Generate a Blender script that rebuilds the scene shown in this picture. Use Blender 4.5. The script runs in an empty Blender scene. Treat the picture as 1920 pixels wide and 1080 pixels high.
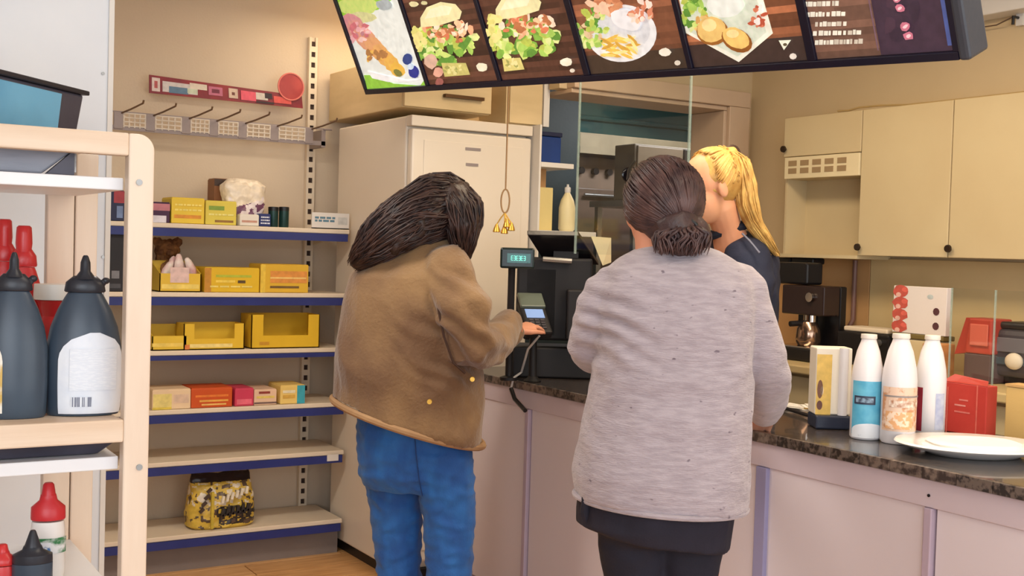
import bpy, bmesh, math, random
from mathutils import Vector, Matrix, noise
V = Vector
random.seed(7)
C = bpy.context.scene.collection
sc = bpy.context.scene

# ------------------------------------------------------------------ camera
FPX = 2178.0; YAW = math.radians(31.6); CAMZ = 1.43
cam_d = bpy.data.cameras.new('camera'); cam = bpy.data.objects.new('camera', cam_d); C.objects.link(cam)
cam_d.sensor_width = 36; cam_d.lens = 36 * FPX / 1920; cam_d.clip_start = .05
MC = (Matrix.Translation((0, 0, CAMZ)) @ Matrix.Rotation(-YAW, 4, 'Z') @
      Matrix.Rotation(math.radians(90 - 1.84), 4, 'X') @ Matrix.Rotation(math.radians(1.72), 4, 'Z'))
cam.matrix_world = MC
sc.camera = cam
# ------------------------------------------------------------------ light
sc.view_settings.view_transform = 'Standard'; sc.view_settings.look = 'None'
sc.view_settings.gamma = 1; sc.view_settings.use_curve_mapping = False
sc.view_settings.exposure = 0.0
w = bpy.data.worlds.new('world'); sc.world = w; w.use_nodes = True
w.node_tree.nodes['Background'].inputs[0].default_value = (.86, .93, 1, 1)
w.node_tree.nodes['Background'].inputs[1].default_value = 1.5
def area(name, loc, sx, sy, power, col, rot=(0, 0, 0)):
    l = bpy.data.lights.new(name, 'AREA'); l.shape = 'RECTANGLE'; l.size = sx; l.size_y = sy
    l.energy = power; l.color = col
    o = bpy.data.objects.new(name, l); C.objects.link(o); o.location = loc; o.rotation_euler = rot
    return o
area('kitchen_lamp_light', (2.62, 2.4, 2.56), .5, 2.6, 40, (1, .80, .57))
area('counter_fill_light', (1.5, 1.2, 2.56), 1.2, .3, 12, (1, .86, .66))  # added unseen fill, set to reach under the wall cabinets
area('right_window_light', (2.2, -1.85, 1.5), 3.0, 1.9, 34, (1, .98, .95), (math.radians(88), 0, math.radians(-14)))
area('niche_fill_light', (2.3, 4.9, 2.52), .9, .3, 6, (1, .82, .60))  # unseen fill put in to brighten the freezer niche
area('shop_fill_light', (.6, 3.3, 2.53), 1.2, .3, 30, (1, .90, .80))  # overhead fill added for the shop floor, source unseen
area('back_room_fill_light', (4.2, 4.75, 2.45), .8, .3, 24, (.95, .95, 1))  # added light in front of the oven, brightens the back room
area('shop_window_light', (-1.25, -1.0, 1.7), 2.6, 2.0, 74, (.84, .91, 1), (math.radians(85), 0, math.radians(-35)))

# ------------------------------------------------------------------ camera-ray helpers
R = V((math.cos(YAW), -math.sin(YAW), 0)); F = V((math.sin(YAW), math.cos(YAW), 0)); UP = V((0, 0, 1))
CP = V((0, 0, CAMZ))
def ray(px, py):
    return (MC.to_3x3() @ V(((px - 960) / FPX, -(py - 540) / FPX, -1)))
def wp(px, py, d=None, X=None, Y=None, Z=None):
    r = ray(px, py)
    if d is not None: t = d / r.dot(F)
    elif X is not None: t = X / r.x
    elif Y is not None: t = Y / r.y
    else: t = (Z - CAMZ) / r.z
    return CP + r * t

# ------------------------------------------------------------------ materials
def lin(c):
    return tuple((x / 12.92 if x <= .04045 else ((x + .055) / 1.055) ** 2.4) for x in c)
MATS = {}
def mat(name, rgb, rough=.6, metal=0, var=.06, nscale=8, bump=.05, bscale=60, stretch=(1, 1, 1), spec=.4, rgb2=None, lo=.35, hi=.65, emit=0, alpha=1, coat=0, sheen=0):
    """rgb in 0-255 display values; noise mixes towards rgb2 (default a darker shade)"""
    if name in MATS: return MATS[name]
    m = bpy.data.materials.new(name); m.use_nodes = True; MATS[name] = m
    nt = m.node_tree; b = nt.nodes['Principled BSDF']
    c1 = lin([x / 255 for x in rgb])
    c2 = lin([x / 255 for x in rgb2]) if rgb2 else tuple(x * (1 - var) for x in c1)
    tc = nt.nodes.new('ShaderNodeTexCoord'); mp = nt.nodes.new('ShaderNodeMapping'); mp.inputs['Scale'].default_value = stretch
    nt.links.new(tc.outputs['Object'], mp.inputs[0])
    n = nt.nodes.new('ShaderNodeTexNoise'); n.inputs['Scale'].default_value = nscale; n.inputs['Detail'].default_value = 5
    nt.links.new(mp.outputs[0], n.inputs['Vector'])
    cr = nt.nodes.new('ShaderNodeValToRGB'); cr.color_ramp.elements[0].position = lo; cr.color_ramp.elements[1].position = hi
    cr.color_ramp.elements[0].color = (*c2, 1); cr.color_ramp.elements[1].color = (*c1, 1)
    nt.links.new(n.outputs['Fac'], cr.inputs[0]); nt.links.new(cr.outputs[0], b.inputs['Base Color'])
    b.inputs['Roughness'].default_value = rough; b.inputs['Metallic'].default_value = metal
    b.inputs['Specular IOR Level'].default_value = spec
    b.inputs['Coat Weight'].default_value = coat
    b.inputs['Sheen Weight'].default_value = sheen
    if bump:
        n2 = nt.nodes.new('ShaderNodeTexNoise'); n2.inputs['Scale'].default_value = bscale; n2.inputs['Detail'].default_value = 3
        nt.links.new(mp.outputs[0], n2.inputs['Vector'])
        bp = nt.nodes.new('ShaderNodeBump'); bp.inputs['Strength'].default_value = bump; bp.inputs['Distance'].default_value = .01
        nt.links.new(n2.outputs['Fac'], bp.inputs['Height']); nt.links.new(bp.outputs[0], b.inputs['Normal'])
    if emit:
        nt.links.new(cr.outputs[0], b.inputs['Emission Color']); b.inputs['Emission Strength'].default_value = emit
    if alpha < 1: b.inputs['Alpha'].default_value = alpha
    return m
def glass_mat(name, tint=(.9, .95, .93), a=.1, rough=.03):
    m = bpy.data.materials.new(name); m.use_nodes = True; nt = m.node_tree; nt.nodes.clear()
    o = nt.nodes.new('ShaderNodeOutputMaterial'); t = nt.nodes.new('ShaderNodeBsdfTransparent'); t.inputs[0].default_value = (*tint, 1)
    g = nt.nodes.new('ShaderNodeBsdfGlossy'); g.inputs['Roughness'].default_value = rough
    mx = nt.nodes.new('ShaderNodeMixShader'); mx.inputs[0].default_value = a
    nt.links.new(t.outputs[0], mx.inputs[1]); nt.links.new(g.outputs[0], mx.inputs[2]); nt.links.new(mx.outputs[0], o.inputs[0])
    return m
def print_mat(name, emit=0, rough=.5):
    m = bpy.data.materials.new(name); m.use_nodes = True; nt = m.node_tree; b = nt.nodes['Principled BSDF']
    a = nt.nodes.new('ShaderNodeAttribute'); a.attribute_name = 'Col'
    tc = nt.nodes.new('ShaderNodeTexCoord'); n = nt.nodes.new('ShaderNodeTexNoise'); n.inputs['Scale'].default_value = 45; n.inputs['Detail'].default_value = 4
    nt.links.new(tc.outputs['Object'], n.inputs['Vector'])
    mr = nt.nodes.new('ShaderNodeMapRange'); mr.inputs['From Min'].default_value = .3; mr.inputs['From Max'].default_value = .7; mr.inputs['To Min'].default_value = .82; mr.inputs['To Max'].default_value = 1.05
    nt.links.new(n.outputs['Fac'], mr.inputs['Value'])
    mm = nt.nodes.new('ShaderNodeVectorMath'); mm.operation = 'SCALE'
    nt.links.new(a.outputs['Color'], mm.inputs[0]); nt.links.new(mr.outputs[0], mm.inputs['Scale'])
    nt.links.new(mm.outputs[0], b.inputs['Base Color']); b.inputs['Roughness'].default_value = rough
    if emit:
        nt.links.new(mm.outputs[0], b.inputs['Emission Color']); b.inputs['Emission Strength'].default_value = emit
    return m
PRINT = print_mat('printed_ink'); LITPRINT = print_mat('backlit_print', .55, .35)

# ------------------------------------------------------------------ mesh builder
class MB:
    def __init__(s): s.v = []; s.f = []; s.c = []; s.col = None
    def add(s, vs, fs):
        b = len(s.v); s.v += [V(x) for x in vs]; s.f += [tuple(i + b for i in f) for f in fs]; s.c += [s.col] * len(fs); return s
    def box(s, a, b, M=None):
        x0, y0, z0 = a; x1, y1, z1 = b
        vs = [V((x, y, z)) for z in (z0, z1) for y in (y0, y1) for x in (x0, x1)]
        if M is not None: vs = [M @ p for p in vs]
        return s.add(vs, [(0, 2, 3, 1), (4, 5, 7, 6), (0, 1, 5, 4), (2, 6, 7, 3), (0, 4, 6, 2), (1, 3, 7, 5)])
    def obox(s, c, ax, hs):       # centre, three axes, three half sizes
        c = V(c); vs = []
        for k in (-1, 1):
            for j in (-1, 1):
                for i in (-1, 1): vs.append(c + ax[0] * hs[0] * i + ax[1] * hs[1] * j + ax[2] * hs[2] * k)
        return s.add(vs, [(0, 2, 3, 1), (4, 5, 7, 6), (0, 1, 5, 4), (2, 6, 7, 3), (0, 4, 6, 2), (1, 3, 7, 5)])
    def loft(s, rings, n=24, cap=True, p=2.0):   # ring = (centre, Uvec, Wvec)
        vs = []
        for c, u, w_ in rings:
            for i in range(n):
                a = 2 * math.pi * i / n; ca, sa = math.cos(a), math.sin(a)
                k = (abs(ca) ** p + abs(sa) ** p) ** (-1 / p)
                vs.append(V(c) + u * ca * k + w_ * sa * k)
        fs = [(r * n + i, r * n + (i + 1) % n, (r + 1) * n + (i + 1) % n, (r + 1) * n + i) for r in range(len(rings) - 1) for i in range(n)]
        if cap: fs += [tuple(range(n))[::-1], tuple((len(rings) - 1) * n + i for i in range(n))]
        return s.add(vs, fs)
    def tube(s, pts, rad, n=10, cap=True):
        pts = [V(p) for p in pts]
        if not hasattr(rad, '__len__'): rad = [rad] * len(pts)
        t0 = (pts[1] - pts[0]).normalized(); u = t0.orthogonal().normalized(); rings = []
        for i, p in enumerate(pts):
            t = (pts[min(i + 1, len(pts) - 1)] - pts[max(i - 1, 0)])
            t = t.normalized() if t.length > 1e-9 else t0
            u = (u - t * u.dot(t)).normalized(); w_ = t.cross(u)
            rings.append((p, u * rad[i], w_ * rad[i]))
        return s.loft(rings, n, cap)
    def limb(s, pts, rad, n=16):  # tube with rounded ends
        pts = [V(p) for p in pts]; a = (pts[0] - pts[1]).normalized(); b = (pts[-1] - pts[-2]).normalized()
        P = [pts[0] + a * rad[0] * .9, pts[0] + a * rad[0] * .6] + pts + [pts[-1] + b * rad[-1] * .6, pts[-1] + b * rad[-1] * .9]
        return s.tube(P, [rad[0] * .4, rad[0] * .8] + list(rad) + [rad[-1] * .8, rad[-1] * .4], n)
    def ell(s, c, r, ax=None, n=16, m=10):
        ax = ax or (V((1, 0, 0)), V((0, 1, 0)), UP); rings = []
        for j in range(m + 1):
            t = math.pi * (j + .02 if j == 0 else (j - .02 if j == m else j)) / m
            rings.append((V(c) - ax[2] * r[2] * math.cos(t), ax[0] * r[0] * math.sin(t), ax[1] * r[1] * math.sin(t)))
        return s.loft(rings, n)
    def lathe(s, c, prof, n=24, sx=1, sy=1, rot=0):
        u = V((math.cos(rot), math.sin(rot), 0)); w_ = V((-math.sin(rot), math.cos(rot), 0))
        return s.loft([(V(c) + UP * z, u * r * sx, w_ * r * sy) for r, z in prof], n)
    def poly(s, pts): return s.add(pts, [tuple(range(len(pts)))])
    def prism(s, pts, off):
        n = len(pts); off = V(off); pts = [V(p) for p in pts]
        return s.add(pts + [p + off for p in pts], [tuple(range(n))[::-1], tuple(n + i for i in range(n))] + [(i, (i + 1) % n, n + (i + 1) % n, n + i) for i in range(n)])
def finish(me, smooth):
    bm = bmesh.new(); bm.from_mesh(me); bmesh.ops.recalc_face_normals(bm, faces=bm.faces); bm.to_mesh(me); bm.free()
    if smooth:
        me.shade_smooth() if hasattr(me, 'shade_smooth') else None
        for p in me.polygons: p.use_smooth = True
def obj(name, mb, m, parent=None, smooth=False, bevel=0, autos=None, nonorm=False):
    me = bpy.data.meshes.new(name)
    L = parent_loc(parent)
    me.from_pydata([p - L for p in mb.v], [], mb.f); me.update()
    if mb.col is not None or any(c is not None for c in mb.c):
        a = me.color_attributes.new('Col', 'FLOAT_COLOR', 'CORNER')
        for p, c in zip(me.polygons, mb.c):
            c = lin([x / 255 for x in (c or (200, 200, 200))])
            for li in p.loop_indices: a.data[li].color = (*c, 1)
    if not nonorm: finish(me, smooth)
    me.materials.append(m)
    o = bpy.data.objects.new(name, me); C.objects.link(o)
    if parent: o.parent = parent
    if smooth and autos is None: autos = 40
    if smooth:
        try: me.set_sharp_from_angle(angle=math.radians(autos))
        except Exception: pass
    if bevel:
        bv = o.modifiers.new('bevel', 'BEVEL'); bv.width = bevel; bv.segments = 2; bv.limit_method = 'ANGLE'
    return o
def parent_loc(p):
    L = V((0, 0, 0))
    while p is not None: L = L + p.location; p = p.parent
    return L
def tag(o, label, cat, group=None, kind=None):
    if label: o['label'] = label
    if cat: o['category'] = cat
    if group: o['group'] = group
    if kind: o['kind'] = kind
    return o
def thing(name, loc, label, cat, group=None):
    o = bpy.data.objects.new(name, None); o.empty_display_size = .1; C.objects.link(o); o.location = loc
    return tag(o, label, cat, group)
def struct(name, mb, m, parent=None, bevel=0):
    o = obj(name, mb, m, parent, bevel=bevel)
    if parent is None: o['kind'] = 'structure'
    return o
def remesh(name, mb, m, parent, vox=.006, smooth=4, disp=None, col=None):
    me = bpy.data.meshes.new(name); L = parent_loc(parent)
    me.from_pydata([p - L for p in mb.v], [], mb.f); me.update(); finish(me, True)
    o = bpy.data.objects.new(name, me); C.objects.link(o)
    r = o.modifiers.new('r', 'REMESH'); r.mode = 'VOXEL'; r.voxel_size = vox
    if smooth:
        s = o.modifiers.new('s', 'SMOOTH'); s.factor = .5; s.iterations = smooth
    bpy.context.view_layer.update()
    ev = o.evaluated_get(bpy.context.evaluated_depsgraph_get())
    nm = bpy.data.meshes.new_from_object(ev); o.modifiers.clear(); o.data = nm
    if disp:
        ns = [v.normal.copy() for v in nm.vertices]
        for v, n in zip(nm.vertices, ns): v.co = v.co + n * disp(v.co + L, n)
    for p in nm.polygons: p.use_smooth = True
    nm.materials.clear(); nm.materials.append(m); nm.name = name
    o.parent = parent
    return o
def ring(px, py, hw, d, hd, tilt=0):
    c = wp(px, py, d=d); k = hw * d / FPX
    return (c, (R + UP * tilt) * k, F * hd)

# ------------------------------------------------------------------ common materials
M_wall = mat('beige_wall_paint', (214, 196, 172), .85, var=.05, nscale=3, bump=.08, bscale=90)
M_wallr = mat('cream_wall_paint', (206, 184, 146), .8, var=.05, nscale=3, bump=.05, bscale=90)
M_ceil = mat('ceiling_paint', (235, 232, 226), .9, var=.03)
M_white = mat('white_lacquer', (225, 220, 212), .45, var=.03, bump=.01)
M_cream = mat('cream_laminate', (214, 196, 156), .45, var=.04, nscale=2, bump=.01)
M_blue = mat('blue_edge_strip', (42, 52, 120), .4, var=.15, bump=.01)
M_shelf = mat('shelf_laminate', (228, 212, 188), .5, var=.05, nscale=5, bump=.02)
M_steel = mat('brushed_steel', (150, 148, 145), .35, .8, bump=.03, stretch=(1, 1, 12))
M_dark = mat('black_plastic', (26, 24, 26), .35, var=.2, bump=.02)
M_wood = mat('pale_birch', (228, 210, 190), .5, rgb2=(218, 194, 172), nscale=6, stretch=(2, 2, .3), bump=.06, bscale=30)
M_wood_h = mat('pale_birch_rail', (228, 208, 186), .5, rgb2=(216, 190, 164), nscale=6, stretch=(.3, 2, 4), bump=.06, bscale=30)

# ================================================================== SETTING
CZ = 2.62
struct('floor', MB().box((-1.8, -2, -.06), (5.7, 6.2, -.012)), mat('floor_screed', (120, 84, 52), .6))
fl = bpy.data.objects['floor']
pm = [mat('oak_plank_a', (222, 174, 118), .42, rgb2=(200, 148, 94), nscale=5, stretch=(1, 9, 1), bump=.04, coat=.2),
      mat('oak_plank_b', (212, 162, 106), .42, rgb2=(190, 138, 84), nscale=5, stretch=(1, 9, 1), bump=.04, coat=.2)]
k = 0
for j in range(30):
    y = .2 + j * .17
    x = -1.2 + (j * .47) % 1.1
    while x < 2.3:
        if x + 1.15 > -.6:
            pl = obj('plank', MB().box((x, y, -.02), (min(x + 1.15, 2.37), y + .167, 0)), pm[(j * 3 + k) % 2], fl, bevel=.002)
        x += 1.155; k += 1
struct('ceiling', MB().box((-1.8, -2, CZ), (5.7, 6.2, CZ + .08)), M_ceil)
struct('wall_left', MB().box((-1.9, -2, 0), (-1.8, 5.4, CZ)), M_wall)
struct('wall_back', MB().box((-1.8, 5.30, 0), (2.88, 5.4, CZ)), M_wall)
struct('wall_right', MB().box((4.0, -2, 0), (4.2, 4.38, CZ)), M_wallr)
DX0, DX1, DZ = 2.98, wp(1350, 300, Y=4.3).x, wp(1220, 185, Y=4.3).z
mb = MB().box((2.80, 4.66, 0), (2.88, 5.3, CZ))
mb.box((DX1, 4.3, 0), (4.1, 4.38, CZ)); mb.box((2.86, 4.3, DZ), (DX1, 4.38, CZ))
struct('wall_doorway', mb, M_wallr)
M_trim = mat('pinkish_trim_paint', (204, 178, 150), .5, var=.05)
tb = MB().box((DX1, 4.24, 0), (DX1 + .13, 4.299, DZ)); tb.box((2.9, 4.238, DZ + .0005), (DX1 + .13, 4.299, DZ + .075))
tb.box((DX1 - .02, 4.26, 0), (DX1 - .0005, 4.5, DZ - .021)); tb.box((2.9, 4.26, DZ - .02), (DX1 - .0005, 4.5, DZ))
struct('trim_1', tb, M_trim, bevel=.004)
M_teal = mat('teal_wall_paint', (58, 110, 108), .6, rgb2=(34, 76, 82), nscale=1.6, bump=.05)
struct('wall_kitchen_back', MB().box((2.88, 5.9, 0), (5.6, 6.0, CZ)), M_teal)
struct('wall_kitchen_right', MB().box((5.5, 4.38, 0), (5.6, 5.9, CZ)), M_teal)
struct('wall_kitchen_left', MB().box((2.8, 5.4, 0), (2.88, 6.0, CZ)), M_teal)
struct('wall_kitchen_front', MB().box((4.2, 4.3, 0), (5.6, 4.38, CZ)), M_wallr)
struct('wall_partition', MB().box((2.88, 5.35, 0), (wp(1083, 300, Y=5.35).x, 5.40, CZ)), mat('dark_teal_paint', (44, 54, 54), .6, rgb2=(30, 40, 42), nscale=2))
struct('baseboard_back', MB().box((-1.8, 5.28, 0), (2.17, 5.3, .07)), M_shelf)

# ================================================================== WHITE DIVIDER BOARD (left)
a = wp(205, 500, Y=2.9).x
t = thing('divider_panel', (0, 2.9, 0), 'tall pale grey-white divider board behind the wooden rack', 'panel')
M_div = mat('pale_grey_panel', (226, 228, 230), .35, rgb2=(214, 218, 224), nscale=3, bump=.02)
obj('board', MB().box((-1.3, 2.9, 0), (a - .012, 2.93, CZ - .02)), M_div, t)
obj('edge_strip', MB().box((a - .012, 2.895, 0), (a, 2.935, CZ - .02)), M_white, t)
for py in (138, 482): 
    p = wp(193, py, Y=2.9); obj('screw', MB().tube([p + V((0, .004, 0)), p + V((0, -.003, 0))], .004, 8), M_steel, t)

# ================================================================== GONDOLA SHELVING
YF, YB = 4.94, 5.27
XL, XR = .72, 2.155
t = thing('shelving_unit', (1.45, 5.1, 0), 'wall shelving with six pale shelves edged in blue and slotted uprights', 'shelving')
rows = [424, 549, 655, 762, 856, 990]
SZ = [wp(470, y, Y=YF).z for y in rows]
for i, z in enumerate(SZ):
    s = obj('shelf', MB().box((XL, YF, z - .02), (XR, YB, z)), M_shelf, t, bevel=.003)
    obj('price_strip', MB().box((XL, YF - .006, z - .055 if i != 2 else z - .04), (XR - .01, YF + .006, z - .021)), M_blue, s)
    obj('bracket', MB().prism([(XR - .045, YF + .03, z - .02), (XR - .045, YB, z - .02), (XR - .045, YB, z - .075), (XR - .045, YF + .05, z - .035)], (.004, 0, 0)), M_shelf, s)
def upright(x, z0, z1):
    u = MB(); w_ = .042
    u.box((x - w_ / 2, YB + .012, z0), (x + w_ / 2, YB + .028, z1))
    u.box((x - w_ / 2, YB, z0), (x - .010, YB + .012, z1)); u.box((x + .010, YB, z0), (x + w_ / 2, YB + .012, z1))
    z = z0
    while z < z1 - .03:
        u.box((x - .010, YB, z), (x + .010, YB + .012, z + .026)); z += .05
    o = obj('upright', u, M_shelf, t)
    h = MB(); z = z0 + .026
    while z < z1 - .03:
        h.box((x - .009, YB + .006, z), (x + .009, YB + .0121, z + .024)); z += .05
    g = obj('slot_row', h, mat('slot_shadow_brown', (60, 44, 38), .8), o); g['kind'] = 'stuff'
xu = wp(583, 300, Y=YB).x
upright(xu, .05, wp(588, 70, Y=YB).z); upright(.9, .05, wp(588, 70, Y=YB).z)
obj('plinth', MB().box((XL, YF + .05, 0), (XR, YF + .07, SZ[5] - .02)), mat('grey_plinth', (130, 118, 112), .6), t)
obj('tag', MB().box((wp(612, 860, Y=YF).x, YF - .01, SZ[4] - .045), (wp(633, 860, Y=YF).x, YF - .006, SZ[4] - .015)), M_white, t)['label'] = 'small white price tag'
# boxes sitting on the shelves -------------------------------------------------
def span(px0, px1, pyt, row, Y):
    return wp(px0, pyt, Y=Y).x, wp(px1, pyt, Y=Y).x, SZ[row], wp((px0 + px1) / 2, pyt, Y=Y).z
def flatrect(m_, x0, x1, z0, z1, y, col): m_.col = col; m_.poly([(x0, y, z0), (x1, y, z0), (x1, y, z1), (x0, y, z1)]); return m_
def carton(px0, px1, pyt, row, rgb, label, marks=(), Y=4.955, dep=.16, name='snack_box', cat='box', open_=False, cut=None, group=None):
    x0, x1, z0, z1 = span(px0, px1, pyt, row, Y); z0 += .0012
    th = .004; o = thing(name, ((x0 + x1) / 2, Y + dep / 2, z0), label, cat, group)
    m_ = mat('card_%d_%d_%d' % rgb, rgb, .55, var=.08, bump=.02)
    b = MB()
    if open_ or cut:
        b.box((x0, Y, z0), (x1, Y + dep, z0 + th)); b.box((x0, Y + dep - th, z0), (x1, Y + dep, z1))
        zf = z0 + (z1 - z0) * (cut or .6)
        b.box((x0, Y, z0), (x1, Y + th, zf)) 
        if cut:
            wd = (x1 - x0) * .17
            b.box((x0, Y, zf), (x0 + wd, Y + th, z1)); b.box((x1 - wd, Y, zf), (x1, Y + th, z1))
        for xx in (x0, x1 - th):
            b.prism([(xx, Y, z0), (xx, Y + dep, z0), (xx, Y + dep, z1), (xx, Y, z1 if cut else zf)], (th, 0, 0))
        obj('tray', b, m_, o)
    else:
        b.box((x0, Y, z0), (x1, Y + dep, z1)); obj('carton', b, m_, o, bevel=.003)
        obj('lid_flap', MB().box((x0 + .003, Y + .002, z1), (x1 - .003, Y + dep - .004, z1 + .003)), m_, o)
    if marks:
        pr = MB(); W = x1 - x0; H = z1 - z0; e = .0006
        for (u0, v0, u1, v1, c) in marks:
            flatrect(pr, x0 + u0 * W, x0 + u1 * W, z0 + v0 * H, z0 + v1 * H, Y - e, c); e += .0003
        obj('print', pr, PRINT, o, nonorm=True)
    return o
def bars(c, rows_, x0=.1, x1=.9, h=.07):
    out = []
    for r_ in rows_:
        x = x0
        while x < x1 - .05:
            l = random.uniform(.06, .2); out.append((x, r_, min(x + l, x1), r_ + h, c)); x += l + .03
    return out
YL = (226, 186, 40)
carton(322, 384, 372, 0, (232, 200, 66), 'yellow carton with orange lettering at the left of the top shelf', [(.08, .2, .9, .34, (225, 150, 50))] + bars((245, 225, 120), [.5, .7]))
carton(386, 444, 378, 0, (222, 204, 84), 'yellow-green carton beside the crumpled white bag on the top shelf', [(.1, .62, .6, .8, (130, 160, 60)), (.3, .1, .9, .2, (150, 110, 50))] + bars((240, 230, 140), [.4]))
carton(286, 319, 380, 0, (70, 40, 70), 'dark purple carton partly behind the rack post on the top shelf', [(0, .0, .8, .35, (220, 215, 225)), (0, .6, 1, .95, (190, 120, 130))])
carton(205, 234, 358, 0, (40, 44, 74), 'navy and red carton seen left of the rack post on the top shelf', [(.3, .6, 1, 1, (160, 50, 60)), (.5, .1, .9, .5, (110, 130, 170))])
carton(402, 432, 336, 0, (136, 88, 52), 'brown card box standing behind the crumpled white bag', [(0, .85, 1, 1, (60, 40, 30))], Y=5.10, dep=.10)
for q, (a_, b_) in enumerate(((508, 526), (528, 546))):
    x0, x1, z0, z1 = span(a_, b_, 388, 0, 5.0); o = thing('tin', ((x0 + x1) / 2, 5.03, z0), ['left', 'right'][q] + ' of the two dark green tins on the top shelf', 'tin', 'dark green tins')
    r_ = (x1 - x0) / 2; h = z1 - z0
    obj('can', MB().lathe(((x0 + x1) / 2, 5.03, z0 + .001), [(r_ * .95, 0), (r_, .004), (r_, h * .8)], 20), mat('dark_green_tin', (30, 62, 58), .3, .3), o, smooth=True)
    obj('lid', MB().lathe(((x0 + x1) / 2, 5.03, z0 + h * .8 + .001), [(r_ * 1.03, 0), (r_ * 1.03, h * .18), (r_ * .9, h * .2)], 20), M_dark, o, smooth=True)
carton(450, 486, 403, 0, (232, 226, 214), 'small low white carton in front of the crumpled bag', [(.1, .3, .9, .5, (200, 150, 130))], Y=4.945, dep=.05)
carton(487, 508, 402, 0, (40, 52, 110), 'small navy box with white lettering at the shelf edge', bars((220, 225, 240), [.2, .45, .7], h=.12), Y=4.945, dep=.05)
# price card holder at right end of the top shelf
x0, x1, z0, z1 = span(585, 655, 401, 0, 4.945); z0 += .0012
o = thing('price_card', ((x0 + x1) / 2, 4.95, z0), 'white price card with blue writing at the right end of the top shelf', 'card')
obj('card', MB().box((x0, 4.945, z0), (x1, 4.95, z1 + .004)), M_white, o)
obj('foot', MB().box((x0, 4.945, z0), (x1, 4.99, z0 + .004)), M_white, o)
pr = MB(); W = x1 - x0; H = z1 - z0
for (u0, v0, u1, v1, c) in bars((90, 130, 150), [.45, .65], .08, .62, .14) + [(.7, .3, .95, .8, (205, 205, 200))]:
    flatrect(pr, x0 + u0 * W, x0 + u1 * W, z0 + v0 * H, z0 + v1 * H, 4.9444, c)
obj('writing', pr, PRINT, o, nonorm=True)
# crumpled white / purple bag
def bag(name, px0, px1, pyt, row, Y, dep, m_, label, cat, colf=None, pinch=.75, seed=0, top_sharp=False):
    x0, x1, z0, z1 = span(px0, px1, pyt, row, Y); cx = (x0 + x1) / 2; hw = (x1 - x0) / 2; H = z1 - z0
    o = thing(name, (cx, Y + dep / 2, z0 + .001), label, cat)
    b = MB(); prof = [(0, .86, .9), (.04, .97, 1), (.25, 1, 1), (.55, .95, .92), (.8, .9, .65), (.95, .88, .3), (1.0, .86, .12)] if top_sharp else [(0, .7, .8), (.06, .8, .95), (.3, .85, 1), (.6, .95, 1), (.85, 1, .85), (.97, .8, .5), (1, .5, .3)]
    n = 110; rr = []
    for k in range(len(prof) - 1):
        for q in range(14):
            f = q / 14; rr.append(tuple(prof[k][i] * (1 - f) + prof[k + 1][i] * f for i in range(3)))
    rr.append(prof[-1])
    b.loft([(V((cx, Y + dep / 2, z0 + .001 + v * H)), V((hw * a_, 0, 0)), V((0, dep / 2 * c_, 0))) for v, a_, c_ in rr], n, p=3.2)
    for i, p in enumerate(b.v):
        if p.z > z0 + .012:
            nz = noise.noise_vector(p * 28 + V((seed, 0, 0))) * .007 + noise.noise_vector(p * 60 + V((seed, 5, 0))) * .003
            b.v[i] = p + nz
    if colf:
        cols = []
        for f in b.f:
            c = sum((b.v[i] for i in f), V((0, 0, 0))) / len(f)
            cols.append(colf((c.x - x0) / (x1 - x0), (c.z - z0) / H, c))
        b.c = cols
    obj('pouch', b, m_, o, smooth=True, autos=60)
    return o, (x0, x1, z0, z1)
M_foil = print_mat('printed_foil', rough=.3)
def c1(u, v, c):
    k = noise.noise(c * 40)
    return (236, 222, 200) if v + .25 * k > .48 + (u - .5) * .1 else ((110, 66, 96) if k > -.15 else (226, 214, 214))
bag('snack_bag', 424, 505, 336, 0, 4.99, .12, M_foil, 'crumpled white and purple bag standing on the top shelf', 'bag', c1, seed=3)
def c2(u, v, c):
    if v > .86: return (46, 34, 36)
    k = noise.noise(c * 44 + V((4, 2, 1)))
    if .08 < v < .42 and u > .38 and abs(k) < .22: return (52, 44, 40)
    if .45 < v < .85 and k > .18: return (228, 216, 196)
    if k < -.28: return (92, 72, 56)
    return (216, 182, 72)
M_bagp = print_mat('printed_sweet_bag', rough=.35)
o, (x0, x1, z0, z1) = bag('sweet_bag', 360, 486, 892, 5, 4.97, .16, M_bagp, 'yellow sweet bag with bold black lettering standing alone on the bottom shelf', 'bag', c2, seed=9, top_sharp=True)
# bold slanted lettering on its front: strokes too blurred in the photo to read
pr = MB(); W = x1 - x0; H = z1 - z0
def stroke(u, v, du, dv, w_, col, e):
    pr.col = col; a_ = V((x0 + u * W, 4.955 - e, z0 + v * H)); b_ = V((x0 + (u + du) * W, 4.955 - e, z0 + (v + dv) * H)); n_ = V((-(b_ - a_).z, 0, (b_ - a_).x)).normalized() * w_
    pr.prism([a_ - n_, b_ - n_, b_ + n_, a_ + n_], (0, .012, 0))
random.seed(5)
for k in range(6): stroke(.44 + k * .075, .26 + .012 * k, .02, .14, .006, (44, 38, 36), .002); stroke(.44 + k * .075, .26 + .014 * k, .05, .02, .005, (44, 38, 36), .002)
for k in range(6): stroke(.44 + k * .07, .50 + .03 * k, .02, .13, .0055, (236, 228, 208), .002)
for k in range(4): stroke(.12 + k * .035, .35 + .12 * k, .06, .07, .006, (70, 54, 46), -.006)
stroke(.30, .04, .0, .68, .006, (206, 180, 60), -.002)
obj('lettering', pr, PRINT, o)
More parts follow.
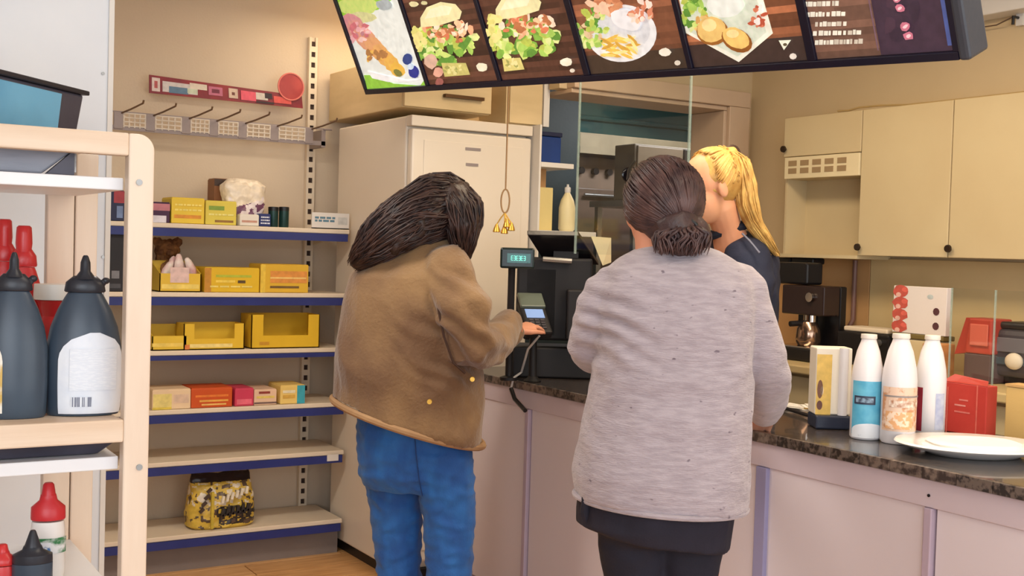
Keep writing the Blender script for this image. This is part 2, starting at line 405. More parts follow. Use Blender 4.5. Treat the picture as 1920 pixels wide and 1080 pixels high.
# row 1
carton(300, 378, 490, 1, (226, 188, 62), 'open yellow display box stuffed with white bags on the second shelf', [(.05, .1, .95, .25, (240, 214, 110)), (.25, .3, .7, .8, (226, 196, 190))], open_=True, cut=None)
o = thing('sweet_packet', (wp(335, 500, Y=5.0).x, 5.02, SZ[1] + .01), 'white and pink packets filling the yellow box at the left of the second shelf', 'packet')
pk = MB(); xc = wp(338, 500, Y=5.0).x
for k in range(5):
    c = V((xc + (k - 2) * .026, 5.02 + (k % 2) * .03, SZ[1] + .085 + .012 * (k % 3)))
    pk.ell(c, (.02, .014, .055), (V((.95, 0, .2 * (k - 2))).normalized(), V((0, 1, 0)), V((-.2 * (k - 2), 0, .95)).normalized()), 12, 8)
for i, p in enumerate(pk.v): pk.v[i] = p + noise.noise_vector(p * 50) * .004
obj('wrapper', pk, mat('pale_wrapper', (236, 224, 214), .4, rgb2=(214, 160, 160), nscale=20), o, smooth=True)
carton(384, 487, 503, 1, YL, 'wide yellow carton with a green stripe in the middle of the second shelf', [(.0, 0, .12, 1, (200, 140, 48)), (.2, .62, .85, .72, (180, 190, 60)), (.6, .38, .74, .5, (90, 70, 40)), (.2, .4, .55, .5, (245, 214, 90))] + bars((240, 220, 120), [.2]))
carton(489, 579, 497, 1, (224, 180, 52), 'yellow carton with an orange window at the right of the second shelf', [(.0, .0, .1, 1, (236, 200, 70)), (.2, .35, .97, .78, (226, 150, 66)), (.2, .5, .95, .56, (244, 204, 120)), (.2, .16, .8, .24, (120, 90, 40))])
b = MB(); random.seed(3); xk = wp(316, 470, Y=5.12).x
o = thing('plush_toy', (xk, 5.12, SZ[1]), 'shaggy brown plush toy sitting behind the yellow box on the second shelf', 'toy')
b.ell((xk, 5.15, SZ[1] + .088), (.06, .05, .08)); b.ell((xk, 5.14, SZ[1] + .175), (.055, .05, .05)); b.ell((xk - .045, 5.14, SZ[1] + .215), (.02, .015, .02)); b.ell((xk + .045, 5.14, SZ[1] + .215), (.02, .015, .02)); b.ell((xk, 5.09, SZ[1] + .165), (.022, .02, .016))
remesh('fur_body', b, mat('brown_plush', (150, 104, 62), .9, rgb2=(92, 56, 36), nscale=30, bump=.6, bscale=120), o, .006, 2, lambda p, n: noise.noise(p * 70) * .008)
carton(205, 234, 425, 1, (36, 34, 38), 'black carton seen left of the rack post on the second shelf', [(.2, .2, .7, .32, (120, 120, 125)), (.1, .05, .8, .12, (70, 70, 75))])
# row 2
carton(286, 350, 612, 2, (226, 190, 60), 'low open yellow tray at the left of the third shelf', [(.0, .15, .9, .3, (240, 210, 100))], open_=True)
carton(345, 459, 607, 2, (228, 188, 50), 'yellow display tray with a wide window in the middle of the third shelf', [(.1, .08, .8, .22, (244, 222, 140)), (.02, .02, .1, .2, (224, 130, 60))], cut=.42, dep=.12)
carton(472, 600, 590, 2, (226, 184, 40), 'tall empty yellow display box with a cut-away front on the third shelf', [(.12, .1, .26, .2, (206, 150, 40))], cut=.38, dep=.15)
# row 3
carton(286, 358, 731, 3, (234, 206, 168), 'pale cream carton at the left of the fourth shelf', [(.02, .1, .5, .8, (232, 214, 130)), (.55, .3, .95, .75, (226, 196, 170)), (0, 0, .5, .12, (225, 200, 80))])
carton(359, 436, 728, 3, (206, 84, 30), 'orange carton with yellow lines of print on the fourth shelf', [(.2, .3, .9, .4, (240, 180, 80)), (.1, .55, .9, .66, (236, 130, 50)), (.25, .12, .85, .2, (244, 200, 110))])
carton(441, 476, 729, 3, (206, 62, 92), 'pink-red carton between the orange and the striped cartons', [(.1, .1, .9, .4, (236, 110, 130))])
carton(477, 519, 731, 3, (232, 196, 166), 'peach carton with dark speckled print beside the pink-red carton', [(.0, .08, 1, .2, (120, 96, 90)), (.1, .45, .9, .6, (236, 210, 110)), (.2, .75, .7, .9, (150, 60, 50))])
carton(526, 572, 723, 3, (240, 208, 120), 'cream and turquoise carton at the right end of the fourth shelf', [(.68, .0, 1, 1, (60, 170, 190)), (.1, .3, .6, .5, (226, 180, 80)), (.1, .6, .6, .75, (245, 235, 200))])

# ------------------------------------------------------------------ hook rail with wire baskets
t = thing('hook_rail', (1.4, 5.2, wp(400, 250, Y=5.2).z), 'grey metal display rail with wire grids and prongs above the top shelf', 'rail')
YR = 5.12
M_rail = mat('grey_zinc', (150, 138, 136), .5, .2); M_wire = mat('pale_wire', (214, 202, 186), .45)
zt = wp(400, 252, Y=YR).z
obj('bar', MB().box((.72, YR, zt - .012), (wp(618, 265, Y=YR).x - .02, YR + .01, zt + .008)), M_rail, t)
obj('bar', MB().box((.72, YR, zt + .062), (wp(618, 240, Y=YR).x, YR + .006, zt + .068)), M_rail, t)
cl = [wp(px, 230, Y=YR).x for px in (222, 282, 349, 401, 455, 515, 580)]
for k, x in enumerate(cl):
    obj('clip', MB().box((x - .02, YR - .004, zt - .008), (x + .02, YR + .008, zt + .066)), M_rail, t, bevel=.003)
    obj('prong', MB().tube([(x + .012, YR, zt + .06), (x + .03, YR - .09, zt + .07), (x + .055, YR - .19, zt + .088), (x + .056, YR - .195, zt + .1)], .004, 6), mat('bronze_wire', (120, 96, 74), .4, .5), t)
    if k < 6:
        x2 = cl[k + 1]; g = MB()
        for q in range(5):
            xx = x + .022 + (x2 - x - .044) * q / 4; g.box((xx - .003, YR - .003, zt), (xx + .003, YR + .001, zt + .062))
        for q in range(4):
            zz = zt + .004 + q * .018; g.box((x + .02, YR - .0045, zz), (x2 - .02, YR - .003, zz + .005))
        obj('wire_grid', g, M_wire, t)
obj('support', MB().box((xu - .01, YR, zt - .02), (xu + .01, YB, zt + .06)), M_rail, t)
obj('stay', MB().tube([(xu, YR, zt + .064), (wp(622, 245, Y=YR).x, YR, zt + .066)], .005), M_rail, t)
# red promotional strip with a round head, tilted, held on wall
YS = 5.2
pA, pB, pC, pD = [wp(*q, Y=YS) for q in ((280, 174), (280, 140), (566, 180), (568, 203))]
t = thing('shelf_sign', pA, 'long tilted red sign strip with a round red disc at its right end', 'sign')
obj('strip', MB().prism([pA, pD, pC, pB], (0, .008, 0)), mat('sign_red', (150, 48, 54), .4, rgb2=(120, 38, 50), nscale=10), t)
pc = wp(545, 163, Y=YS); rr = .062
o = obj('disc', MB().tube([pc + V((0, -.004, 0)), pc + V((0, .006, 0))], rr, 28), mat('disc_red', (176, 66, 62), .35, rgb2=(150, 46, 50), nscale=9), t)
obj('disc_rim', MB().tube([pc + V((rr * math.cos(a_), -.004, rr * math.sin(a_))) for a_ in [i * math.pi / 16 for i in range(33)]], .004, 6), mat('rim_pink', (214, 120, 110), .4), t)
pr = MB()
def sp(u, v): return (pA * (1 - u) + pD * u) * (1 - v) + (pB * (1 - u) + pC * u) * v + V((0, -.001 - spk[0], 0))
spk = [0]
def sq(u0, u1, v0, v1, c): spk[0] += .0002; pr.col = c; pr.poly([sp(u0, v0), sp(u1, v0), sp(u1, v1), sp(u0, v1)])
for q in [(.015, .065, .12, .88, (224, 206, 200)), (.03, .05, .3, .7, (190, 90, 90)), (.08, .3, .15, .75, (214, 206, 204)), (.12, .24, .12, .5, (96, 128, 156)), (.235, .3, .2, .5, (206, 214, 190)), (.25, .36, .5, .85, (226, 214, 196)),
          (.37, .46, .25, .8, (196, 110, 136)), (.39, .44, .4, .65, (120, 44, 66)), (.50, .56, .2, .85, (214, 190, 170)), (.52, .54, .4, .6, (110, 60, 50)), (.58, .68, .15, .8, (226, 90, 110)), (.68, .76, .3, .8, (206, 196, 186)), (.74, .79, .45, .85, (44, 30, 40)), (.8, .92, .2, .7, (214, 84, 78)), (.68, .8, .05, .2, (54, 30, 36))]: sq(*q)
obj('print', pr, PRINT, t, nonorm=True)
# ================================================================== FREEZER
FX0, FX1, FY0, FY1, FZ = 2.175, 2.775, 4.375, 5.14, 1.985
t = thing('freezer', ((FX0 + FX1) / 2, 4.75, 0), 'tall cream-white upright freezer in the niche behind the woman in brown', 'freezer')
M_frz = mat('freezer_enamel', (226, 214, 196), .35, var=.03, nscale=2, bump=.01)
obj('cabinet', MB().box((FX0, FY0 + .05, .05), (FX1, FY1, FZ)), M_frz, t, bevel=.008)
dr = obj('door', MB().box((FX0 + .005, FY0, .09), (FX1 - .003, FY0 + .044, FZ - .055)), M_frz, t, bevel=.01)
obj('header', MB().box((FX0, FY0 - .002, FZ - .045), (FX1, FY0 + .05, FZ)), M_frz, t, bevel=.004)
obj('door_panel', MB().box((FX0 + .06, FY0 - .004, .14), (FX1 - .05, FY0, FZ - .10)), M_frz, dr, bevel=.003)
obj('base', MB().box((FX0 + .02, FY0 + .03, 0), (FX1 - .02, FY1 - .02, .05)), M_dark, t)
for px, py, w_ in ((886, 280, .075), (884, 309, .06)):
    p = wp(px, py, Y=FY0); obj('label_plate', MB().box((p.x - w_ / 2, FY0 - .007, p.z - .006), (p.x + w_ / 2, FY0 - .0035, p.z + .006)), M_rail, dr)
# cabinet above the freezer
t = thing('overhead_cabinet', (2.5, 4.8, 2.06), 'beige overhead cabinet with a dark bar handle above the freezer', 'cabinet')
M_ply = mat('beige_ply', (222, 198, 152), .5, rgb2=(208, 184, 138), nscale=3, stretch=(1, 1, 4), bump=.02)
zb = wp(900, 214, Y=4.45).z
obj('carcass', MB().box((FX0 + .0, 4.47, zb), (FX0 + .43, 5.27, zb + .23)), M_ply, t, bevel=.004)
d_ = obj('door', MB().box((FX0 + .002, 4.45, zb + .004), (FX0 + .428, 4.468, zb + .226)), M_ply, t, bevel=.003)
p1, p2 = wp(835, 178, Y=4.43), wp(912, 190, Y=4.43)
obj('handle', MB().box((p1.x, 4.425, p2.z), (p2.x - .012, 4.449, p2.z + .014)), mat('bronze_handle', (90, 62, 34), .4, .5), d_)
x0 = FX0 + .485; zb2 = max(wp(1020, 248, Y=4.42).z, FZ + .006)
t = thing('tall_cabinet', (2.7, 4.6, zb2), 'cream wall cabinet with a white side edge hanging between freezer and doorway', 'cabinet')
obj('carcass', MB().box((x0, 4.42, zb2), (2.875, 4.66, CZ - .005)), M_ply, t, bevel=.003)
obj('door', MB().box((x0 + .01, 4.402, zb2 + .004), (2.84, 4.418, CZ - .01)), M_ply, t, bevel=.003)
obj('edge', MB().box((2.845, 4.398, zb2), (2.875, 4.419, CZ - .01)), M_white, t)
# fridge-side narrow shelf
t = thing('wall_shelf', (2.9, 4.45, 1.5), 'narrow white two-board shelf right of the freezer', 'shelf')
zs1 = wp(1025, 304, Y=4.32).z; zs2 = wp(1025, 432, Y=4.32).z
obj('board', MB().box((2.79, 4.32, zs1 - .022), (2.965, 4.62, zs1)), M_white, t, bevel=.002)
obj('board', MB().box((2.79, 4.32, zs2 - .022), (3.10, 4.62, zs2)), M_white, t, bevel=.002)
obj('side_panel', MB().box((2.779, 4.32, zs2 - .3), (2.789, 4.65, zb2 - .002)), M_white, t)
xa, xb = wp(1002, 280, Y=4.34).x, wp(1052, 280, Y=4.34).x
xa = max(xa, 2.792)
t = thing('storage_box', ((xa + xb) / 2, 4.42, zs1), 'dark blue plastic box on the narrow white shelf', 'box')
zt_ = wp(1025, 247, Y=4.34).z
M_bluebox = mat('deep_blue_plastic', (24, 58, 122), .4, var=.2)
obj('bin', MB().box((xa, 4.34, zs1 + .001), (xb, 4.5, zt_ - .02)), M_bluebox, t, bevel=.004)
obj('lid', MB().box((xa - .001, 4.335, zt_ - .019), (xb + .003, 4.505, zt_)), mat('navy_lid', (28, 36, 66), .4), t, bevel=.003)
xa2, xb2 = wp(1000, 380, Y=4.42).x, wp(1032, 380, Y=4.42).x; zt2 = wp(1016, 314, Y=4.42).z
t = thing('cutting_boards', ((xa2 + xb2) / 2, 4.45, zs2), 'pale wooden boards standing upright under the blue box', 'board')
obj('board', MB().box((max(xa2, 2.792), 4.43, zs2 + .001), (xb2 - .02, 4.445, zt2)), mat('brown_board', (196, 150, 100), .5), t, bevel=.003)
obj('board', MB().box((max(xa2, 2.792), 4.40, zs2 + .001), (xb2, 4.415, zt2 - .09)), mat('pale_board', (226, 206, 140), .5), t, bevel=.003)
def bottle(name, base, prof, m_, label, cat='bottle', sx=1, sy=1, rot=-YAW, parts=(), group=None, lab=None, n=28):
    """prof [(r,z)]; parts [(name, prof, material)]; lab [(a0,a1,z0,z1,material,offset)] angles from the viewer-facing side"""
    o = thing(name, base, label, cat, group)
    obj('bottle_body', MB().lathe(base, prof, n, sx, sy, rot), m_, o, smooth=True, autos=50)
    for nm, pf, mm in parts: obj(nm, MB().lathe(base, pf, n, sx if nm != 'nozzle' else 1, sy if nm != 'nozzle' else 1, rot), mm, o, smooth=True, autos=50)
    def rad(z):
        for (r0, z0_), (r1, z1_) in zip(prof, prof[1:]):
            if z0_ <= z <= z1_ and z1_ > z0_: return r0 + (r1 - r0) * (z - z0_) / (z1_ - z0_)
        return prof[-1][0]
    if lab:
        for (a0, a1, z0_, z1_, mm, off, rnd) in lab:
            b = MB(); na, nz = 18, 12; u = V((math.cos(rot), math.sin(rot), 0)); w_ = V((-math.sin(rot), math.cos(rot), 0)); vs = []
            for j in range(nz + 1):
                tz = j / nz; z = z0_ + (z1_ - z0_) * tz; r_ = rad(z) + off
                k = 1.0
                if rnd and tz > 1 - rnd: q = (tz - (1 - rnd)) / rnd; k = math.sqrt(max(0.02, 1 - q * q))
                for i in range(na + 1):
                    am = (a0 + a1) / 2; a_ = math.radians(am + (a0 - am + (a1 - a0) * i / na) * k - 90)
                    vs.append(V(base) + UP * z + u * math.cos(a_) * (r_ * sx + off) + w_ * math.sin(a_) * (r_ * sy + off))
            b.add(vs, [(j * (na + 1) + i, j * (na + 1) + i + 1, (j + 1) * (na + 1) + i + 1, (j + 1) * (na + 1) + i) for j in range(nz) for i in range(na)])
            obj('label_sticker', b, mm, o, smooth=True, nonorm=False)
    return o
p = wp(1062, 432, Y=4.40); hb = wp(1062, 346, Y=4.4).z - zs2
bottle('spray_bottle', V((p.x, 4.40, zs2 + .001)), [(.03, 0), (.038, .01), (.038, hb * .5), (.03, hb * .66), (.012, hb * .82)], mat('cream_bottle', (232, 218, 170), .4), 'cream bottle with a narrow white neck on the shelf by the doorway',
       parts=[('nozzle', [(.012, hb * .82), (.014, hb * .84), (.014, hb * .93), (.006, hb * .95), (.005, hb * 1.0)], M_white)])
# ================================================================== BACK ROOM (seen through the doorway)
t = thing('extractor_hood', (4.3, 5.6, 1.7), 'dull beige metal extractor hood in the room behind the doorway', 'hood')
M_hood = mat('stained_steel', (166, 152, 124), .5, .1, rgb2=(136, 124, 100), nscale=4)
z0 = wp(1180, 285, Y=5.45).z; z1 = wp(1180, 256, Y=5.45).z
hx = wp(1086, 300, Y=5.45).x
obj('canopy', MB().box((hx, 5.45, z0), (5.2, 5.88, z1)), M_hood, t, bevel=.006)
obj('lip', MB().box((hx - .01, 5.43, z0 - .03), (5.21, 5.46, z0 + .01)), M_hood, t)
obj('filter', MB().box((hx + .1, 5.5, z0 - .02), (5.0, 5.8, z0 - .002)), M_steel, t)
for k in range(3):
    z = 2.0 + k * .13
    o = obj('pipe_rail', MB().tube([(3.3, 5.88, z), (5.45, 5.88, z)], .016, 8), M_teal, smooth=True)
    tag(o, ['lowest', 'middle', 'highest'][k] + ' of the three teal horizontal pipes high on the wall behind the doorway', 'pipe', 'teal pipes')
z0 = wp(1180, 285, Y=5.45).z; t = thing('oven', (4.2, 5.7, 0), 'brown-grey steel oven unit standing beneath the extractor hood', 'oven')
M_ov = mat('dull_oven_steel', (138, 116, 98), .5, .1, rgb2=(112, 94, 80), nscale=3)
obj('housing', MB().box((hx, 5.56, .0), (4.9, 5.88, z0 - .035)), M_ov, t, bevel=.008)
d_ = obj('door', MB().box((hx + .06, 5.535, 1.05), (hx + .62, 5.558, z0 - .22)), mat('oven_glass', (104, 86, 74), .3, 0), t, bevel=.006)
obj('handle', MB().tube([(hx + .09, 5.515, z0 - .26), (hx + .58, 5.515, z0 - .26)], .01), M_steel, d_, smooth=True)
for k in range(3): obj('knob', MB().tube([(hx + .08 + k * .1, 5.56, z0 - .12), (hx + .08 + k * .1, 5.53, z0 - .12)], .02, 14), M_dark, t, smooth=True)
zt_ = wp(1230, 272, Y=4.95).z
t = thing('microwave', (3.6, 5.1, 1.4), 'dark microwave on a shelf high in the doorway behind the customers', 'microwave')
xm0, xm1 = wp(1192, 300, Y=4.95).x, wp(1345, 300, Y=4.95).x
obj('case', MB().box((xm0, 4.96, zt_ - .30), (xm1, 5.14, zt_)), mat('dark_grey_case', (96, 88, 76), .7), t, bevel=.006)
obj('door', MB().box((xm0 + .01, 4.945, zt_ - .29), (xm0 + .32, 4.962, zt_ - .01)), mat('brown_smoked_glass', (96, 84, 70), .35), t, bevel=.004)
obj('control_panel', MB().box((xm0 + .33, 4.945, zt_ - .29), (xm1 - .005, 4.962, zt_ - .01)), M_dark, t, bevel=.004)
t = thing('steel_table', (3.6, 5.1, 0), 'steel worktable carrying the dark microwave', 'table')
obj('tabletop', MB().box((xm0 - .03, 4.93, zt_ - .335), (xm1 + .03, 5.32, zt_ - .302)), M_steel, t)
for x in (xm0, xm1 - .03):
    for y in (4.95, 5.28): obj('leg', MB().box((x, y, 0), (x + .03, y + .03, zt_ - .335)), M_steel, t)

# ================================================================== RIGHT WALL CABINETS
CX = 3.79
zc0 = wp(1690, 481, X=CX).z; zc1 = wp(1700, 197, X=CX).z
Y0c = wp(1465, 400, X=CX).y; wcab = Y0c - wp(1610, 400, X=CX).y
M_cab = mat('cream_cabinet', (208, 190, 150), .45, rgb2=(200, 180, 140), nscale=2, bump=.01)
M_knob = mat('dark_knob', (52, 38, 28), .3, .3)
rel = [('leftmost cream wall cabinet with a slotted vent over an open recess', None),
       ('cream wall cabinet right of the open recess, black knob at its lower left', 0), ('third cream wall cabinet from the left, knob at its lower left', 0),
       ('rightmost cream wall cabinet in view, above the dark appliance', 0), ('cream wall cabinet beyond the right edge of view', 0)]
for i, (lb, _) in enumerate(rel[:4]):
    y1 = Y0c - i * wcab; y0 = y1 - wcab + .002
    t = thing('wall_cabinet', (CX + .15, (y0 + y1) / 2, zc0), lb, 'cabinet', 'cream wall cabinets')
    if i == 0:
        zr = wp(1530, 333, X=CX).z; zr2 = wp(1530, 292, X=CX).z
        b = MB().box((CX + .02, y0, zr), (3.998, y1, zc1)); b.box((CX + .14, y0, zc0), (3.998, y1, zr)); b.box((CX + .02, y1 - .012, zc0), (CX + .14, y1, zr)); b.box((CX, y0, zc0 - .015), (3.998, y1, zc0))
        obj('carcass', b, M_cab, t)
        obj('door', MB().box((CX, y0, zr2 + .004), (CX + .018, y1, zc1)), M_cab, t, bevel=.003)
        v = obj('vent', MB().box((CX - .006, y0, zr), (CX + .018, y1 - .015, zr2)), mat('vent_cream', (228, 212, 172), .5), t, bevel=.002)
        for q in range(5):
            for r_ in range(2):
                ya = y1 - .04 - q * .072; obj('slot', MB().box((CX - .0075, ya - .05, zr + .022 + r_ * .034), (CX - .0055, ya, zr + .046 + r_ * .034)), mat('slot_brown', (158, 132, 96), .7), v)
        kn = V((CX, wp(1473, 280, X=CX).y, wp(1473, 280, X=CX).z))
    else:
        obj('carcass', MB().box((CX + .02, y0, zc0), (3.998, y1, zc1)), M_cab, t)
        obj('door', MB().box((CX, y0, zc0), (CX + .018, y1 - .002, zc1)), M_cab, t, bevel=.003)
        kn = V((CX, y1 - .012, zc0 + .035))
    obj('knob', MB().tube([kn + V((.002, 0, 0)), kn + V((-.01, 0, 0)), kn + V((-.012, 0, 0)), kn + V((-.02, 0, 0))], [.006, .006, .0155, .014], 14), M_knob, t, smooth=True)
# cable lying on top of the cabinets
pts = [wp(px, py, X=CX - .006) for px, py in ((1560, 200), (1580, 202), (1600, 188), (1640, 186), (1690, 195), (1740, 198), (1800, 194), (1860, 190), (1920, 188), (1960, 186))]
for p in pts: p.x = CX + .03; p.z = zc1 + .004 + max(0, p.z - zc1) * .3
o = obj('cable', MB().tube(pts, .004, 6), mat('tan_cable', (176, 148, 96), .5), smooth=True); tag(o, 'thin tan cable lying along the top of the cream wall cabinets', 'cable')
# high wall hook + wire
p0, p1 = wp(1835, 52, X=3.96), wp(1903, 32, X=3.96)
t = thing('wall_hook', (4.09, p1.y, p1.z), 'small white hook high on the wall at the right edge with a thin wire', 'hook')
obj('plate', MB().box((3.98, p1.y - .02, p1.z - .03), (3.999, p1.y + .01, p1.z + .03)), M_white, t)
obj('hook', MB().tube([(3.98, p1.y, p1.z), (3.95, p1.y, p1.z), (3.95, p1.y, p1.z - .03)], .006, 8), M_dark, t, smooth=True)
obj('wire', MB().tube([(3.95, p1.y, p1.z), (3.96, (p0.y + p1.y) / 2, (p0.z + p1.z) / 2 - .01), (3.96, p0.y, p0.z), (3.96, p0.y + .6, p0.z - .06)], .0025, 6), mat('brown_wire', (96, 74, 58), .5), t)
# white trunking above
o = obj('trunking', MB().box((3.9, 1.6, wp(1880, 22, X=3.9).z), (3.998, 3.2, CZ - .002)), M_white, bevel=.004); tag(o, 'white trunking box at the top of the wall by the right edge', 'trunking')
# backsplash sheets on right wall
o = obj('backsplash', MB().box((3.986, 1.5, .99), (3.999, 3.5, zc0 - .01)), mat('tan_backsplash', (226, 202, 152), .35, rgb2=(214, 188, 138), nscale=2), bevel=.002); tag(o, 'tan backsplash sheet on the wall below the cream cabinets', 'backsplash')
o = obj('backsplash', MB().box((3.986, 3.504, .99), (3.999, 4.23, zc0 - .01)), mat('orange_tan_backsplash', (206, 164, 112), .35, rgb2=(190, 146, 98), nscale=2), bevel=.002); tag(o, 'darker orange-tan backsplash sheet behind the coffee machine', 'backsplash')
# ------------------------------------------------------------------ back counter
BZ = 1.0
t = thing('back_counter', (3.8, 2.8, 0), 'cream worktop and base units along the right wall behind the clerk', 'counter')
obj('worktop', MB().box((3.46, 1.3, BZ - .035), (3.985, 4.22, BZ)), mat('cream_worktop', (220, 196, 144), .35, rgb2=(206, 180, 130), nscale=6), t, bevel=.006)
y = 1.3
while y < 4.15:
    u = obj('base_unit', MB().box((3.52, y, .1), (3.98, min(y + .478, 4.21), BZ - .036)), M_cab, t)
    obj('door', MB().box((3.50, y + .004, .12), (3.518, min(y + .474, 4.21), BZ - .05)), M_cab, u, bevel=.003)
    obj('knob', MB().tube([(3.5, y + .06, BZ - .12), (3.475, y + .06, BZ - .12)], .012, 12), M_knob, u, smooth=True); y += .48
obj('plinth', MB().box((3.56, 1.3, 0), (3.96, 4.21, .1)), M_dark, t)
# coffee machine
p = wp(1492, 664, X=3.62); yc = p.y
t = thing('coffee_machine', (3.7, yc, BZ), 'black and chrome coffee machine on the back counter beside the clerk', 'coffee machine')
yl, yr = wp(1452, 600, X=3.62).y, wp(1530, 600, X=3.62).y
sc_ = lambda py: wp(1500, py, X=3.66).z
M_chrome = mat('chrome', (200, 190, 180), .12, 1, bump=0)
obj('base', MB().box((3.60, yr, BZ + .001), (3.80, yl, BZ + .055)), M_dark, t, bevel=.006)
obj('tower', MB().box((3.76, yr, BZ + .056), (3.80, yl, sc_(535))), M_dark, t, bevel=.006)
obj('head', MB().box((3.66, yr, sc_(590)), (3.758, yl, sc_(535))), mat('dark_bronze_plastic', (48, 34, 32), .25), t, bevel=.006)
h_ = obj('gauge', MB().tube([(3.658, yr + .07, sc_(556)), (3.645, yr + .07, sc_(556))], .02, 16), M_chrome, t, smooth=True)
obj('spout', MB().tube([(3.70, yc, sc_(590)), (3.70, yc, sc_(607))], .03, 16), M_chrome, t, smooth=True)
obj('portafilter', MB().tube([(3.70, yc, sc_(604)), (3.60, yc + .02, sc_(607))], .012, 10), M_dark, t, smooth=True)
obj('carafe', MB().lathe((3.69, yc, BZ + .064), [(.045, 0), (.055, .02), (.05, .07), (.035, .10)], 20), mat('chrome_jug', (170, 140, 120), .15, .9, bump=0), t, smooth=True)
obj('drip_tray', MB().box((3.61, yr + .01, BZ + .056), (3.75, yl - .01, BZ + .062)), M_chrome, t)
obj('bean_hopper', MB().box((3.68, (yl + yr) / 2, sc_(534)), (3.78, yl + .07, sc_(492))), M_dark, t, bevel=.01)
# dark gadgets rail under the cabinets
for k, (px, wd, lb) in enumerate(((1478, .10, 'left'), (1515, .13, 'right'))):
    p = wp(px, 489, X=3.86)
    o = obj('under_cabinet_gadget', MB().box((3.82, p.y - wd / 2, zc0 - .045), (3.9, p.y + wd / 2, zc0 - .016 if k == 0 else zc0 - .0155)), M_dark, bevel=.008); tag(o, lb + ' of the two small black fixtures under the leftmost wall cabinet', 'fixture', 'small black under-cabinet fixtures')
# pipe on the wall
p = wp(1598, 560, X=3.96)
o = obj('wall_pipe', MB().tube([(3.97, p.y, zc0 - .02), (3.97, p.y, BZ + .17), (3.95, p.y + .01, BZ + .13)], .011, 10), mat('brown_pipe', (126, 92, 82), .4), smooth=True); tag(o, 'thin brown pipe running down the wall between coffee machine and carton', 'pipe')
# black kitchen machine with a pale lid
ya, yb = wp(1568, 620, X=3.72).y, wp(1668, 620, X=3.72).y
t = thing('kitchen_machine', (3.8, (ya + yb) / 2, BZ), 'low black machine with a pale top behind the white bottles', 'appliance')
zt_ = wp(1620, 617, X=3.72).z
obj('case', MB().box((3.72, yb, BZ + .001), (3.85, ya, zt_ - .015)), M_dark, t, bevel=.01)
obj('lid', MB().box((3.73, yb + .02, zt_ - .014), (3.84, ya - .03, zt_ + .006)), M_shelf, t, bevel=.006)
obj('knob', MB().tube([(3.72, yb + .05, zt_ - .05), (3.70, yb + .05, zt_ - .05)], .014, 12), M_steel, t, smooth=True)
# cream carton + strawberry carton on it
ya, yb = wp(1672, 640, X=3.72).y, wp(1772, 640, X=3.72).y
zs_ = wp(1722, 627, X=3.72).z
t = thing('tea_tin', (3.8, (ya + yb) / 2, BZ), 'cream canister behind the white bottles, carrying the strawberry carton', 'canister')
obj('canister', MB().box((3.72, yb + .01, BZ + .001), (3.78, ya - .01, zs_ - .02)), M_cream, t, bevel=.008)
obj('lid', MB().box((3.715, yb + .005, zs_ - .019), (3.785, ya - .005, zs_)), mat('olive_lid', (120, 104, 60), .5), t, bevel=.004)
zt_ = wp(1735, 538, X=3.72).z
t = thing('strawberry_carton', (3.78, (ya + yb) / 2, zs_), 'white drink carton with red strawberries down its left edge', 'carton')
obj('carton', MB().box((3.72, yb, zs_ + .001), (3.745, ya, zt_)), mat('white_card', (232, 222, 216), .5, var=.02), t, bevel=.002)
pr = MB(); W = ya - yb; H = zt_ - zs_; X_ = 3.7194
def fy(u, v): return V((X_, ya - u * W, zs_ + v * H))
def disc(cu, cv, ru, rv, col, n=14, fn=fy, jit=0):
    pr.col = col; pts = [fn(cu + ru * math.cos(a) * (1 + jit * random.uniform(-1, 1)), cv + rv * math.sin(a) * (1 + jit * random.uniform(-1, 1))) for a in [2 * math.pi * i / n for i in range(n)]]
    pr.poly(pts)
for q in range(4):
    X_ = 3.7192 - q * .0001; disc(.14, .14 + q * .25, .15, .13, (204, 92, 80), jit=.12)
    X_ = 3.7186; disc(.22, .17 + q * .25, .06, .05, (232, 110, 96)); disc(.1, .06 + q * .25, .05, .05, (240, 190, 176))
X_ = 3.719
for v in (.2, .5): disc(.82, v, .06, .08, (92, 56, 60), 10)
disc(.7, .8, .06, .05, (196, 206, 206), 8)
obj('print', pr, PRINT, t, nonorm=True)
# dark appliance and red display on the back counter at right
ya, yb = wp(1862, 660, X=3.70).y, wp(1990, 660, X=3.70).y; zt_ = wp(1900, 608, X=3.7).z
t = thing('coffee_grinder', (3.8, (ya + yb) / 2, BZ), 'dark grey appliance with a rounded lid at the right edge of the back counter', 'appliance')
M_gr = mat('dark_grey_plastic', (78, 72, 78), .4, rgb2=(58, 54, 60), nscale=5)
obj('body_case', MB().box((3.70, yb, BZ + .03), (3.97, ya, zt_ - .02)), M_gr, t, bevel=.02)
obj('lid', MB().box((3.71, yb + .01, zt_ - .019), (3.96, ya - .01, zt_ + .006)), M_dark, t, bevel=.01)
obj('front_panel', MB().box((3.694, yb + .03, BZ + .12), (3.7, ya - .015, zt_ - .05)), mat('mid_grey_panel', (110, 106, 112), .4), t, bevel=.002)
obj('band', MB().box((3.694, yb + .03, BZ + .075), (3.7, ya - .01, BZ + .10)), mat('teal_grey_band', (66, 80, 90), .4), t)
obj('knob', MB().ell((3.69, (ya + yb) / 2 + .04, BZ + .09), (.02, .035, .03)), M_shelf, t, smooth=True)
for yy in (yb + .03, ya - .04): obj('foot', MB().box((3.74, yy, BZ + .001), (3.96, yy + .02, BZ + .029)), M_dark, t)
ya, yb = wp(1800, 640, X=3.66).y, wp(1858, 640, X=3.66).y; zt_ = wp(1830, 597, X=3.66).z
t = thing('napkin_stand', (3.72, (ya + yb) / 2, BZ), 'red sloping stand with a dark lower half left of the grey appliance', 'stand')
M_red = mat('red_plastic', (196, 78, 58), .35, rgb2=(176, 58, 46), nscale=6)
